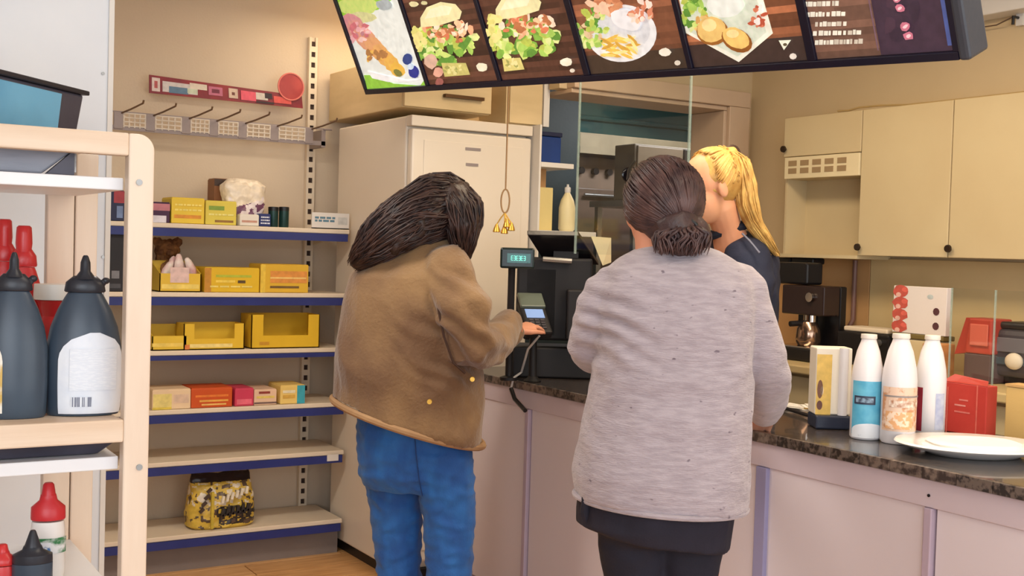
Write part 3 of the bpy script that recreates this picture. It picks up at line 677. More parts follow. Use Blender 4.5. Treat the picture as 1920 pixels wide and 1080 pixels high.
mz = BZ + (zt_ - BZ) * .45
obj('hood', MB().prism([(3.66, yb, mz), (3.66, ya - .02, mz), (3.66, ya - .035, zt_), (3.66, yb, zt_)], (.12, 0, 0)), M_red, t, bevel=.006)
obj('side_wing', MB().prism([(3.67, ya - .02, mz), (3.67, ya + .03, mz - .01), (3.67, ya - .015, zt_), (3.67, ya - .034, zt_)], (.1, 0, 0)), mat('dark_red_plastic', (180, 64, 50), .35), t)
obj('base', MB().box((3.66, yb, BZ + .001), (3.78, ya - .02, mz - .001)), mat('brown_grey_base', (92, 72, 72), .4), t, bevel=.004)
obj('frame', MB().box((3.652, yb + .01, mz + .03), (3.659, ya - .045, zt_ - .02)), mat('light_red', (214, 104, 84), .3), t, bevel=.003)
p = wp(1768, 690, X=3.66)
o = obj('wood_block', MB().box((3.6, p.y - .02, BZ + .001), (3.7, p.y + .05, BZ + .13)), mat('orange_wood', (196, 138, 82), .5, rgb2=(176, 118, 66), nscale=8, stretch=(1, 1, 5)), bevel=.004); tag(o, 'small orange-brown wooden block beside the red stand', 'block')

# ================================================================== FRONT COUNTER
KX0, KX1, KZ = 2.38, 2.90, .925
t = thing('service_counter', (2.6, 2.6, 0), 'long service counter with a speckled dark top and pinkish-white panelled front', 'counter')
M_top = mat('dark_speckled_laminate', (38, 34, 34), .22, rgb2=(66, 58, 54), nscale=90, lo=.5, hi=.6, bump=.01, coat=.3)
M_front = mat('lilac_white_panel', (218, 208, 214), .5, var=.03, nscale=2, bump=.02)
M_rail2 = mat('lilac_grey_rail', (204, 190, 198), .5, var=.04, nscale=3, bump=.02)
M_post = mat('slate_lilac_post', (150, 146, 182), .5, var=.05)
KY0, KY1 = .9, 4.32
obj('worktop', MB().box((KX0 + .01, KY0, KZ - .03), (KX1, KY1, KZ)), M_top, t, bevel=.004)
obj('worktop_extension', MB().box((KX1 + .001, KY0, KZ - .03), (3.06, 2.42, KZ)), M_top, t, bevel=.003)
M_et = [mat('edge_tile_dark', (46, 40, 38), .3, rgb2=(104, 92, 84), nscale=60, lo=.44, hi=.56), mat('edge_tile_brown', (62, 52, 48), .3, rgb2=(120, 106, 96), nscale=50, lo=.42, hi=.58)]
y = KY0; k = 0
while y < KY1 - .01:
    obj('edge_tile', MB().box((KX0 - .004, y, KZ - .028), (KX0 + .0095, min(y + .0985, KY1), KZ + .001)), M_et[(k * 7 // 3) % 2], t, bevel=.0015); y += .1; k += 1
obj('apron', MB().box((KX0 + .012, KY0, KZ - .10), (KX0 + .04, KY1, KZ - .031)), M_rail2, t, bevel=.002)
posts = [wp(px, 900, X=KX0 + .01).y for px in (1743, 1428, 985)]
edges = [KY0] + posts + [KY1]
for i in range(4):
    a_, b_ = edges[i], edges[i + 1]
    obj('front_panel', MB().box((KX0 + .02, a_ + .018, .08), (KX0 + .038, b_ - .018, KZ - .101)), M_front, t, bevel=.002)
for i, y in enumerate(posts):
    hw = .022 if i == 1 else .012
    q = obj('post', MB().box((KX0 + .006, y - hw, 0), (KX0 + .05, y + hw, KZ - .101)), M_post if i == 1 else mat('mauve_post', (184, 166, 182), .5), t, bevel=.003)
    if i == 1: q['label'] = 'slate-blue corner post'
obj('carcass', MB().box((KX0 + .05, KY0, .02), (KX1 - .03, KY1, KZ - .031)), M_white, t)
obj('plinth', MB().box((KX0 + .03, KY0, 0), (KX1 - .05, KY1, .08)), M_post, t)
p = wp(1742, 905, X=KX0 + .01)
obj('screw', MB().tube([(KX0 + .014, p.y, KZ - .07), (KX0 + .009, p.y, KZ - .07)], .004, 8), M_dark, t)

# ---- POS terminal
pb = wp(1045, 711, Z=KZ)
D0 = pb.dot(F)
t = thing('cash_register', V((pb.x, pb.y, KZ)), 'black touchscreen cash register on a thick column on the counter', 'cash register')
M_pos = mat('matt_black', (16, 14, 16), .6, rgb2=(24, 21, 24), nscale=5, bump=.02)
def Q(px, py, d): return wp(px, py, d=d)
S = D0 / FPX
dc = pb + F * .14 - R * .02; obj('drawer', MB().obox(V((dc.x, dc.y, KZ + .062)), (R, F, UP), (.16, .12, .06)), M_pos, t, bevel=.006)
obj('pillar', MB().obox(Q(1045, 560, D0 + .08), (R, F, UP), (.135, .06, .165)), M_pos, t, bevel=.01)
obj('neck', MB().obox(Q(1060, 490, D0 + .1), (R, F, UP), (.05, .04, .04)), M_pos, t)
a_, b_, c_, e_ = Q(988, 432, D0 - .02), Q(1085, 434, D0 + .0), Q(1122, 489, D0 + .16), Q(1020, 482, D0 + .14)
nrm = (b_ - a_).cross(e_ - a_).normalized()
scn = obj('screen_back', MB().prism([a_, b_, c_, e_], -nrm * .022 if nrm.z > 0 else nrm * .022), mat('screen_black', (30, 26, 28), .25), t, bevel=.003)
g_ = lambda u, v: (a_ * (1 - u) + b_ * u) * (1 - v) + (e_ * (1 - u) + c_ * u) * v
sgn = 1 if nrm.z > 0 else -1
side = [g_(.72, .12), g_(.94, .12), g_(.94, .9), g_(.78, .9)]
obj('bezel_panel', MB().prism([q - F * .012 for q in side], F * .004), mat('navy_sheen', (44, 46, 74), .2), scn)
obj('lower_lip', MB().tube([Q(1018, 486, D0 - .0), Q(1072, 490, D0 + .0)], .012, 8), M_steel, t, smooth=True)
obj('printer', MB().obox(Q(1085, 590, D0 - .005), (R, F, UP), (.05, .05, .10)), M_pos, t, bevel=.008)
obj('sticker', MB().obox(Q(990, 560, D0 + .017), (R, F, UP), (.032, .002, .018)), mat('pale_sticker', (196, 190, 196), .5), t)
obj('side_block', MB().obox(Q(1006, 565, D0 + .07), (R, F, UP), (.082, .05, .14)), M_pos, t, bevel=.01)
# customer display
cd = D0 - .12
t = thing('customer_display', Q(972, 700, cd) * V((1, 1, 0)) + UP * KZ, 'black customer display with glowing teal digits left of the register screen', 'display')
pc = Q(970, 484, cd)
obj('housing', MB().obox(pc, (R, F, UP), (.066, .02, .04)), mat('green_black_plastic', (18, 34, 34), .3), t, bevel=.008)
M_teal_lit = mat('lit_teal_display', (50, 150, 140), .4, emit=.45)
obj('screen', MB().obox(pc - F * .0215 + R * .006, (R, F, UP), (.045, .0015, .018)), mat('teal_display_glass', (22, 84, 82), .2, emit=.15), t)
dg = MB()
for k in range(6):
    c = pc - F * .0235 + R * (-.02 + k * .0095)
    for dz in (-.008, 0, .008): dg.obox(c + UP * dz, (R, F, UP), (.0035, .0005, .0012))
    dg.obox(c + R * .0035 * (1 if k % 2 else -1), (R, F, UP), (.0009, .0005, .008))
obj('digits', dg, mat('digit_glow', (110, 220, 200), .4, emit=.9), t)
base = V((pc.x, pc.y, KZ)) + F * .03 - R * .02
obj('pole', MB().tube([base + UP * .001, V((base.x, base.y, pc.z - .03)), pc + F * .01], .014, 10), M_pos, t, smooth=True)
obj('foot', MB().lathe(base, [(.035, .001), (.035, .012), (.018, .018)], 20), M_pos, t, smooth=True)
# payment terminal
td = D0 - .10
tp = Q(1002, 598, td)
t = thing('payment_terminal', V((tp.x, tp.y, KZ)), 'black card payment terminal with a small lit blue screen on a stand', 'card terminal')
ax = (R, (F * .75 + UP * .66).normalized(), (UP * .75 - F * .66).normalized())
ax = [a.normalized() for a in (R + F * .25, F * .8 + UP * .6 - R * .2)]
ax = (ax[0], (ax[1] - ax[0] * ax[1].dot(ax[0])).normalized(), None); ax = (ax[0], ax[1], ax[0].cross(ax[1]))
hs = obj('housing', MB().obox(tp, ax, (.052, .098, .018)), M_pos, t, bevel=.008)
obj('top_cover', MB().obox(tp + ax[1] * .085 + ax[2] * .022, ax, (.05, .042, .008)), mat('grey_green_cover', (96, 104, 92), .3), t, bevel=.004)
obj('screen', MB().obox(tp + ax[1] * .01 + ax[2] * .0188, ax, (.036, .026, .0012)), mat('terminal_screen', (130, 160, 214), .3, emit=.25), hs)
kb = MB()
for i in range(3):
    for j in range(4): kb.obox(tp + ax[0] * (i - 1) * .022 - ax[1] * (.03 + j * .015) + ax[2] * .0195, ax, (.008, .005, .002))
obj('keypad', kb, M_gr, hs)
obj('stand', MB().tube([V((tp.x, tp.y, KZ + .002)), V((tp.x, tp.y, KZ + .02)), tp - ax[2] * .02], [.035, .016, .014], 14), M_pos, t, smooth=True)
# cable
EX = KX0 - .012
cpts = [Q(1000, 640, td - .06), Q(990, 655, td - .03), V((2.42, wp(978, 690, X=2.42).y, KZ + .03)), V((EX, wp(963, 705, X=EX).y, KZ + .012)), wp(958, 728, X=EX), wp(965, 748, X=EX), wp(985, 770, X=EX - .01)]
cpts[0] = tp - ax[1] * .1
o = obj('power_cable', MB().tube(cpts[:5], .0045, 8), mat('white_cable', (190, 184, 180), .4), smooth=True); tag(o, 'white cable curving from the payment terminal over the counter edge', 'cable')
o = obj('power_cable', MB().tube(cpts[4:], .0085, 8), M_dark, smooth=True); tag(o, 'thick black cable end hanging over the counter front', 'cable')
# ---- hanging cord with brass charms
hp = wp(948, 355, d=4.45)
t = thing('hanging_cord', V((hp.x, hp.y, CZ)), 'thin cord with a loop and brass charms hanging in front of the freezer', 'cord')
M_cord = mat('tan_cord', (150, 116, 76), .6); M_brass = mat('brass', (206, 160, 70), .3, .7)
obj('string', MB().tube([(hp.x, hp.y, CZ), (hp.x, hp.y, hp.z)], .0032, 6), M_cord, t)
lp = [hp - UP * .045 + R * .016 * math.sin(a) + UP * .045 * math.cos(a) for a in [i * math.pi / 12 for i in range(25)]]
obj('loop', MB().tube(lp, .0032, 6), M_cord, t, smooth=True)
for k, (dx, dz) in enumerate(((-.03, -.155), (.0, -.16), (.026, -.148), (.008, -.135))):
    c = hp + R * dx + UP * dz
    q = obj('charm', MB().lathe(c, [(.004, .022), (.006, .018), (.012, .004), (.015, -.008), (.012, -.01)][::-1], 12), M_brass, t, smooth=True)
    obj('strand', MB().tube([hp - UP * .09, hp - UP * .11 + R * dx * .5, c + UP * .02], .0025, 6), M_brass, q)
# ---- hanging plexiglass
PX = 2.52
yA, yB = wp(1083, 300, X=PX).y, wp(1290, 300, X=PX).y; zB = wp(1150, 478, X=PX).z
t = thing('plexiglass_screen', (PX, (yA + yB) / 2, zB), 'clear plexiglass screen hanging over the counter behind the grey-sweater woman', 'screen')
M_gl = glass_mat('clear_plexiglass', (.96, .975, .97), .05, .05)
obj('pane', MB().box((PX, yB, zB), (PX + .004, yA, CZ - .25)), M_gl, t)
M_edge = mat('plexi_edge', (176, 196, 186), .3, alpha=.38)
for y in (yA, yB): obj('edge', MB().box((PX - .002, y - .003, zB), (PX + .006, y + .003, CZ - .25)), M_edge, t)
for y in (yA - .02, yB + .02): obj('wire', MB().tube([(PX, y, CZ - .25), (PX, y, CZ)], .0015, 6), M_steel, t)
# plexiglass stand at the right
yA, yB = wp(1778, 700, X=3.02).y, wp(1935, 700, X=3.02).y; zT = wp(1790, 540, X=3.02).z
ym = wp(1860, 700, X=3.02).y
t = thing('plexiglass_guard', (3.02, (yA + yB) / 2, KZ), 'free-standing clear plexiglass guard at the right end of the counter', 'screen')
for q, (u0, u1) in enumerate(((ym + .002, yA), (yB, ym - .002))): obj('pane', MB().box((3.02, u0, KZ + .001), (3.024, u1, zT)), M_gl, t)
for y in (yA, ym, yB): obj('edge', MB().box((3.0185, y - .0012, KZ + .001), (3.0255, y + .0012, zT)), M_edge, t)

# ---- white bottles
def cbase(px, py): p = wp(px, py, Z=KZ); return V((p.x, p.y, KZ + .001))
def wbottle(px, pyb, pyt, hwpx, label, stickers):
    p = cbase(px, pyb); d = p.dot(F); h = (pyb - pyt) * d / FPX; r_ = hwpx * d / FPX
    return bottle('milkshake_bottle', p, [(r_ * .9, 0), (r_, .006), (r_, h * .58), (r_ * .94, h * .68), (r_ * .72, h * .84), (r_ * .50, h * .93), (r_ * .46, h * .955)],
                  mat('white_plastic', (232, 228, 230), .3, var=.02, bump=0), label, parts=[('cap', [(r_ * .5, h * .957), (r_ * .52, h * .965), (r_ * .5, h)], mat('cap_white', (238, 230, 220), .35))],
                  lab=stickers(h), group='white shaker bottles on the counter')
def S1(h): return [(-75, 75, h * .05, h * .56, mat('sky_blue_label', (110, 190, 216), .35, rgb2=(86, 170, 204), nscale=30), .0004, 0),
                   (-70, 60, h * .02, h * .16, mat('white_label', (226, 230, 236), .35, rgb2=(60, 80, 96), nscale=26, lo=.25, hi=.36), .0012, .5),
                   (-62, 14, h * .34, h * .42, mat('dark_label_band', (56, 64, 84), .35), .0014, 0), (-54, 6, h * .358, h * .402, mat('pale_band_text', (150, 176, 196), .35, rgb2=(60, 70, 90), nscale=90), .0020, 0)]
def S2(h): return [(-60, 30, h * .14, h * .30, mat('orange_pattern', (226, 170, 120), .4, rgb2=(240, 214, 190), nscale=70, lo=.45, hi=.52), .0012, 0), (-80, 80, h * .12, h * .52, mat('peach_label', (232, 200, 176), .35, rgb2=(206, 150, 110), nscale=40, lo=.4, hi=.5), .0004, 0),
                   (-70, 70, h * .43, h * .445, mat('grey_line', (150, 140, 136), .4), .001, 0), (-50, 60, h * .34, h * .40, mat('pale_text_line', (240, 226, 210), .4, rgb2=(180, 130, 100), nscale=80), .001, 0)]
def S3(h): return [(-88, -48, h * .08, h * .5, mat('wine_red_label', (150, 42, 58), .35, rgb2=(120, 30, 46), nscale=20), .0004, 0),
                   (0, 40, h * .1, h * .45, mat('faint_grey_print', (206, 210, 224), .4, rgb2=(170, 176, 206), nscale=40), .0004, 0)]
wbottle(1622, 822, 626, 29, 'leftmost white bottle, with a sky-blue cow-print label', S1)
wbottle(1682, 830, 625, 32, 'middle white bottle, with a peach and tan label', S2)
wbottle(1741, 822, 628, 28, 'rightmost white bottle, with a wine-red strip on its side', S3)
# ---- paper cup / napkin box on dark base
p = cbase(1563, 806); d = p.dot(F)
t = thing('straw_dispenser', p, 'white and yellow dispenser box on a dark blue-black base left of the white bottles', 'dispenser')
axd = (R, F, UP); k = d / FPX
obj('base', MB().obox(p + UP * .02 + F * .05, axd, (34 * k, .05, .02)), mat('blue_black_base', (44, 50, 68), .3), t, bevel=.005)
bx = p + F * .06 + UP * (.041)
hh = (772 - 645) * k
obj('box', MB().obox(bx + UP * hh / 2 + R * 0 * k, axd, (34 * k, .04, hh / 2)), mat('dispenser_white', (230, 222, 206), .4, var=.03), t, bevel=.004)
obj('corner_tube', MB().tube([bx + R * 18 * k - F * .042, bx + R * 18 * k - F * .042 + UP * hh], .014, 16), mat('tube_white', (222, 220, 224), .35), t, smooth=True)
pr = MB(); fr = bx - F * .0405
def fd(u, v): return fr + R * (-34 + 68 * u) * k + UP * hh * v
pr.col = (226, 190, 100); pr.poly([fd(.02, .0), fd(.44, .0), fd(.44, .9), fd(.02, .9)])
fr = fr - F * .0004
for (cu, cv, ru, rv, c) in ((.13, .38, .08, .14, (120, 80, 60)), (.18, .36, .05, .07, (230, 210, 180)), (.13, .14, .08, .07, (110, 70, 60))): disc(cu, cv, ru, rv, c, fn=fd)
obj('print', pr, PRINT, t, nonorm=True)
# ---- papers and pen
p = wp(1500, 766, Z=KZ)
t = thing('receipt_slip', V((p.x, p.y, KZ)), 'crumpled white paper slips lying behind the sweater sleeve on the counter', 'paper')
pr = MB()
for q, (dx, dy, rz) in enumerate(((0, 0, .3), (.03, -.05, -.5), (-.05, .03, .9))):
    M_ = Matrix.Translation((p.x + dx, p.y + dy, KZ + .003 + q * .003)) @ Matrix.Rotation(rz, 4, 'Z') @ Matrix.Rotation(.06, 4, 'X')
    for i in range(6):
        for j in (0,): pr.box((-.04 + i * .0135, -.06, -.0005 + .003 * (i % 2)), (-.0265 + i * .0135, .06, .001 + .003 * (i % 2)), M_)
obj('sheet', pr, M_white, t)
for q, (x_, y_, lb) in enumerate(((1540, 772, 'silver key ring with small keys on the counter beside the paper slips'),)):
    p = wp(x_, y_, Z=KZ); t = thing('key_ring', V((p.x, p.y, KZ)), lb, 'keys')
    obj('ring', MB().tube([V((p.x, p.y, KZ + .004)) + V((.016 * math.cos(a), .016 * math.sin(a), 0)) for a in [i * math.pi / 10 for i in range(21)]], .002, 6), M_steel, t)
    for r_ in (.3, 1.2, 2.4): 
        dv = V((math.cos(r_), math.sin(r_), 0)); obj('key', MB().obox(V((p.x, p.y, KZ + .006 + r_ * .001)) + dv * .035, (dv, V((-dv.y, dv.x, 0)), UP), (.022, .006, .0015)), M_brass, t)
p0, p1 = wp(1462, 762, Z=KZ + .01), wp(1535, 785, Z=KZ + .01)
o = obj('pen', MB().tube([p0, p0.lerp(p1, .12), p0.lerp(p1, .9), p1], [.002, .006, .006, .003], 10), M_dark, smooth=True); tag(o, 'black pen lying on the counter by the paper slips', 'pen')
# ---- plate stack
p = wp(1838, 858, Z=KZ)
t = thing('serving_plate', V((p.x, p.y, KZ)), 'large round white serving plate at the right end of the counter', 'plate')
pc = V((p.x, p.y, KZ + .001)) + F * .05; r_ = .205
obj('dish', MB().loft([(pc + UP * z, R * r, F * r * .8) for r, z in [(.12, 0), (.13, .006), (r_ * .96, .022), (r_, .027), (r_ * .98, .032), (.15, .022), (.12, .018)]], 48), mat('white_china', (238, 234, 232), .2, var=.01, bump=0, coat=.4), t, smooth=True, autos=80)
obj('napkins', MB().loft([(pc + UP * (.0185 + .004 * i) + R * .004 * (i % 3), R * (.13 - .004 * i), F * (.10 - .003 * i)) for i in range(5)], 32, p=3), mat('paper_white', (240, 236, 230), .6), t, smooth=True)
# ---- red box
p = wp(1807, 812, Z=KZ); xx = 2.95
p = wp(1807, 790, X=xx); ya, yb = wp(1764, 790, X=xx).y, wp(1848, 790, X=xx).y; zt_ = wp(1805, 719, X=xx).z
t = thing('menu_holder', (xx, (ya + yb) / 2, KZ), 'red leaflet box with faint white print standing behind the white plate', 'leaflet box')
obj('box', MB().box((xx, yb, KZ + .001), (xx + .05, ya, zt_)), mat('bright_red_card', (206, 72, 62), .35, rgb2=(186, 58, 52), nscale=5), t, bevel=.003)
obj('top_flap', MB().prism([(xx, yb, zt_), (xx, ya, zt_), (xx + .03, ya - .02, zt_ + .022), (xx + .03, yb + .02, zt_ + .012)], (.004, 0, 0)), mat('dark_red_card', (170, 56, 48), .4), t)
pr = MB(); Wd = ya - yb; Hh = zt_ - KZ
for (u0, v0, u1, v1, c) in [(.3, .55, .55, .58, (230, 150, 140)), (.4, .66, .6, .69, (226, 130, 120)), (.12, .0, .15, .9, (224, 110, 96)), (.78, .0, .81, 1, (224, 110, 96)), (.3, .42, .65, .45, (222, 120, 110))]:
    pr.col = c; pr.poly([(xx - .0006, ya - u0 * Wd, KZ + v0 * Hh), (xx - .0006, ya - u1 * Wd, KZ + v0 * Hh), (xx - .0006, ya - u1 * Wd, KZ + v1 * Hh), (xx - .0006, ya - u0 * Wd, KZ + v1 * Hh)])
obj('print', pr, PRINT, t, nonorm=True)
ya, yb = wp(1884, 780, X=xx).y, wp(1950, 780, X=xx).y; zt_ = wp(1900, 726, X=xx).z
t = thing('pastry_box', (xx, (ya + yb) / 2, KZ), 'tan cardboard box at the right edge behind the serving plate', 'box')
obj('carton', MB().box((xx, yb, KZ + .001), (xx + .06, ya, zt_)), mat('tan_card', (212, 178, 112), .6, rgb2=(200, 166, 104), nscale=4), t, bevel=.003)
obj('lid', MB().box((xx - .002, yb - .002, zt_ + .001), (xx + .062, ya + .002, zt_ + .008)), mat('tan_card_lid', (196, 156, 100), .6), t)

# ================================================================== MENU BOARD
ML, MR = wp(690, 174, d=4.63), wp(1800, 107, d=2.63)
U_ = (MR - ML).normalized(); Ltot = (MR - ML).length
Hn = V((U_.y, -U_.x, 0)).normalized()
if Hn.x > 0: Hn = -Hn                    # towards the customers
TL = math.radians(26)
V_ = (UP * math.cos(TL) + Hn * math.sin(TL)); V_ = (V_ - U_ * V_.dot(U_)).normalized()
N_ = U_.cross(V_)
if N_.dot(Hn) < 0: N_ = -N_
MH = .50
t = thing('menu_board', (ML + MR) / 2, 'long backlit menu board of six food picture panels hanging over the counter', 'menu board')
M_fr = mat('navy_black_frame', (22, 20, 40), .35, var=.1)
def mpt(u, v, n=0): return ML + U_ * u + V_ * v + N_ * n
def mbox(u0, u1, v0, v1, n0, n1):
    return MB().prism([mpt(u0, v0, n0), mpt(u1, v0, n0), mpt(u1, v1, n0), mpt(u0, v1, n0)], N_ * (n1 - n0))
obj('light_box', mbox(0, Ltot, 0, MH, -.06, -.002), M_fr, t)
obj('bottom_frame', mbox(-.004, Ltot + .004, -.004, .016, -.06, .012), M_fr, t, bevel=.002)
obj('top_frame', mbox(-.004, Ltot + .004, MH - .016, MH + .004, -.06, .012), M_fr, t, bevel=.002)
PN = ML.copy()
def mp(px, py):     # photo pixel -> (u,v) on the board face
    r = ray(px, py); tt = (ML - CP).dot(N_) / r.dot(N_); q = CP + r * tt - ML
    return q.dot(U_), q.dot(V_)
div = [mp(690, 172)[0], mp(806, 165)[0], mp(942, 157)[0], mp(1107, 150)[0], mp(1300, 135)[0], mp(1528, 121)[0], mp(1800, 107)[0]]
for i, u in enumerate(div):
    hw = .013 if i in (3, 5) else .009
    obj('divider' if 0 < i < 6 else 'end_frame', mbox(u - hw, u + hw, .016, MH - .016, -.002, .011), M_fr, t, bevel=.002)
e0 = mbox(Ltot + .004, Ltot + .032, -.006, MH + .004, -.07, .014)
obj('end_cap', e0, mat('slate_end_cap', (62, 66, 76), .35), t, bevel=.008)
for u in (.25, Ltot - .25):
    a_ = mpt(u, MH, -.03); obj('hanger', MB().tube([a_ - V_ * .01, V((a_.x, a_.y, CZ))], .006, 8), M_steel, t)
panels = []
bgc = [(226, 232, 224), (72, 48, 40), (74, 48, 38), (78, 56, 46), (86, 58, 44), (84, 62, 52)]
for i in range(6):
    pn = obj('picture_panel', mbox(div[i] + .009, div[i + 1] - .009, .016, MH - .016, -.0018, .001), mat('panel_back', (60, 44, 38), .5), t)
    panels.append(pn)
lay = [0]
def art(i): 
    global pr; pr = MB(); lay[0] = .0016
def blob(px, py, rx, ry, col, n=16, jit=0, rot=0):
    lay[0] += .00006; pr.col = col; u, v = mp(px, py); uu, vv = mp(px + 10, py)[0] - u, mp(px, py - 10)[1] - v
    pts = []
    for i in range(n):
        a = 2 * math.pi * i / n; k = 1 + jit * random.uniform(-1, 1); x = rx * math.cos(a) * k; y = ry * math.sin(a) * k
        x, y = x * math.cos(rot) - y * math.sin(rot), x * math.sin(rot) + y * math.cos(rot)
        q = mp(px + x, py - y); pts.append(clip(q))
    pr.poly([mpt(a, b, lay[0]) for a, b in pts])
CL = [0, 1]
def clip(q): return (min(max(q[0], CL[0]), CL[1]), min(max(q[1], .017), MH - .017))
def rect(u0, u1, v0, v1, col):
    lay[0] += .00006; pr.col = col; pr.poly([mpt(u0, v0, lay[0]), mpt(u1, v0, lay[0]), mpt(u1, v1, lay[0]), mpt(u0, v1, lay[0])])
def ppoly(pts, col):
    lay[0] += .00006; pr.col = col; pr.poly([mpt(*clip(mp(*q)), lay[0]) for q in pts])
random.seed(11)
def wood(i, base=(84, 54, 42)):
    a, b = CL; n = 26
    for k in range(n):
        v0 = .017 + (MH - .034) * k / n; f = random.uniform(.75, 1.25)
        u = a
        while u < b - .001:
            l = random.uniform(.08, .3); g = f * random.uniform(.85, 1.15); rect(u, min(u + l, b), v0, v0 + (MH - .034) / n, tuple(min(255, c * g) for c in base)); u += l; lay[0] -= .00006
    lay[0] += .0001
def food(cx, cy, rx, ry, cols, n, s0, s1, rng=1.0):
    for _ in range(n):
        a = random.uniform(0, 6.28); r_ = math.sqrt(random.random()) * rng
        blob(cx + rx * r_ * math.cos(a), cy + ry * r_ * math.sin(a), random.uniform(s0, s1), random.uniform(s0, s1) * .7, random.choice(cols), 7, .3, random.uniform(0, 3))
GREEN = [(126, 172, 70), (160, 196, 92), (196, 214, 120), (92, 140, 56), (214, 222, 150), (176, 190, 84)]
def burger(cx, cy, s=1.0):
    food(cx - 5, cy + 28 * s, 62 * s, 34 * s, GREEN, 90, 6 * s, 13 * s)
    food(cx + 5, cy + 2 * s, 45 * s, 20 * s, [(226, 168, 130), (232, 190, 150), (206, 120, 84), (240, 214, 190), (176, 110, 70)], 45, 4 * s, 9 * s)
    ppoly([(cx - 45 * s, cy - 6 * s), (cx - 46 * s, cy - 24 * s), (cx - 34 * s, cy - 44 * s), (cx - 8 * s, cy - 54 * s), (cx + 20 * s, cy - 50 * s), (cx + 32 * s, cy - 36 * s), (cx + 28 * s, cy - 22 * s), (cx - 10 * s, cy - 10 * s)], (222, 216, 166))
    ppoly([(cx - 38 * s, cy - 22 * s), (cx - 28 * s, cy - 40 * s), (cx - 4 * s, cy - 48 * s), (cx + 14 * s, cy - 44 * s), (cx + 8 * s, cy - 30 * s)], (234, 228, 190))
    food(cx - 48 * s, cy + 14 * s, 12 * s, 26 * s, [(226, 216, 140), (210, 206, 120)], 16, 6 * s, 10 * s)
def start(i): art(i); CL[0] = div[i] + .0095; CL[1] = div[i + 1] - .0095
def done(i, nm='picture'): obj(nm, pr, LITPRINT, panels[i], nonorm=True)
# panel 0: wrap on white with green bands
start(0); rect(CL[0], CL[1], .017, MH - .017, (222, 228, 224))
ppoly([(600, -60), (760, -60), (752, -10), (710, 18), (640, 30), (600, 20)], (146, 200, 60)); blob(668, 12, 44, 16, (196, 218, 120), 16, .1)
blob(672, 34, 30, 12, (206, 206, 150), 12, .2)
for k in range(9):
    f = k / 8; blob(662 + 84 * f, 48 + 82 * f, 26 - 10 * f, 19 - 7 * f, (int(206 + 20 * f), int(140 + 40 * f), int(146 - 70 * f)), 12, .1, -.8)
food(672, 60, 20, 16, [(226, 170, 176), (200, 110, 120), (190, 130, 140), (236, 196, 190)], 26, 4, 8); food(706, 104, 22, 10, [(226, 180, 90), (206, 150, 60), (170, 120, 70)], 16, 4, 8)
blob(748, 136, 9, 6, (120, 120, 60), 10, .1, -.7)
ppoly([(684, 140), (700, 140), (740, 156), (790, 160), (806, 148), (812, 172), (684, 180)], (140, 196, 66)); ppoly([(690, 132), (722, 140), (764, 150), (800, 146), (770, 152), (730, 153), (700, 146)], (236, 238, 240))
blob(766, 110, 9, 11, (44, 66, 130), 12, .05, -.3); blob(778, 134, 10, 12, (40, 50, 140), 12, .05, .2); blob(772, 124, 6, 6, (196, 214, 236), 10)
blob(722, 8, 14, 10, (166, 176, 180), 12, .2); done(0)
# panels 1-2: burgers
start(1); wood(1); burger(838, 56, 1.0)
for x, y, rx, ry, c in ((812, 112, 12, 15, (206, 170, 150)), (826, 134, 10, 10, (214, 160, 140)), (908, 124, 11, 8, (226, 222, 196)), (780, 6, 9, 6, (214, 206, 160)), (800, 4, 6, 4, (200, 196, 150)), (828, 152, 8, 8, (150, 90, 84))): blob(x, y, rx, ry, c, 9, .15)
ppoly([(832, 116), (878, 116), (886, 138), (838, 142)], (192, 184, 110)); food(858, 128, 22, 8, [(214, 206, 140), (160, 160, 90)], 14, 3, 5); done(1)
start(2); wood(2); burger(984, 42, 1.1)
ppoly([(946, 108), (980, 106), (988, 128), (950, 132)], (206, 196, 120)); food(966, 118, 16, 8, [(220, 212, 150), (160, 160, 90)], 10, 3, 5); blob(1066, 114, 12, 8, (226, 224, 204), 9, .15); blob(1078, 130, 5, 4, (214, 206, 190), 8); done(2)
# panel 3: plate with chips
start(3); wood(3, (120, 76, 54)); rect(CL[0], CL[1], .017, .075, (66, 52, 42)); blob(1166, 62, 66, 54, (222, 224, 226), 30); blob(1164, 56, 56, 44, (206, 208, 212), 30)
food(1110, 50, 30, 36, GREEN + [(200, 170, 130), (216, 190, 150)], 60, 6, 10); food(1140, 8, 30, 14, [(206, 140, 100), (190, 120, 84), (224, 190, 160)], 24, 6, 12)
blob(1176, 36, 30, 18, (226, 226, 228), 14, .05, -.4)
for k in range(26): 
    x = random.uniform(1140, 1196); y = random.uniform(70, 104); blob(x, y, 15, 3.2, random.choice([(236, 206, 110), (226, 186, 84), (240, 222, 150), (206, 160, 66)]), 6, .1, random.uniform(-1.2, .6))
blob(1250, 96, 12, 9, (226, 222, 206), 9, .15); blob(1274, 116, 6, 5, (214, 206, 190), 8); food(1206, 20, 22, 20, [(226, 190, 160), (206, 130, 100), (236, 214, 200)], 20, 5, 9); done(3)
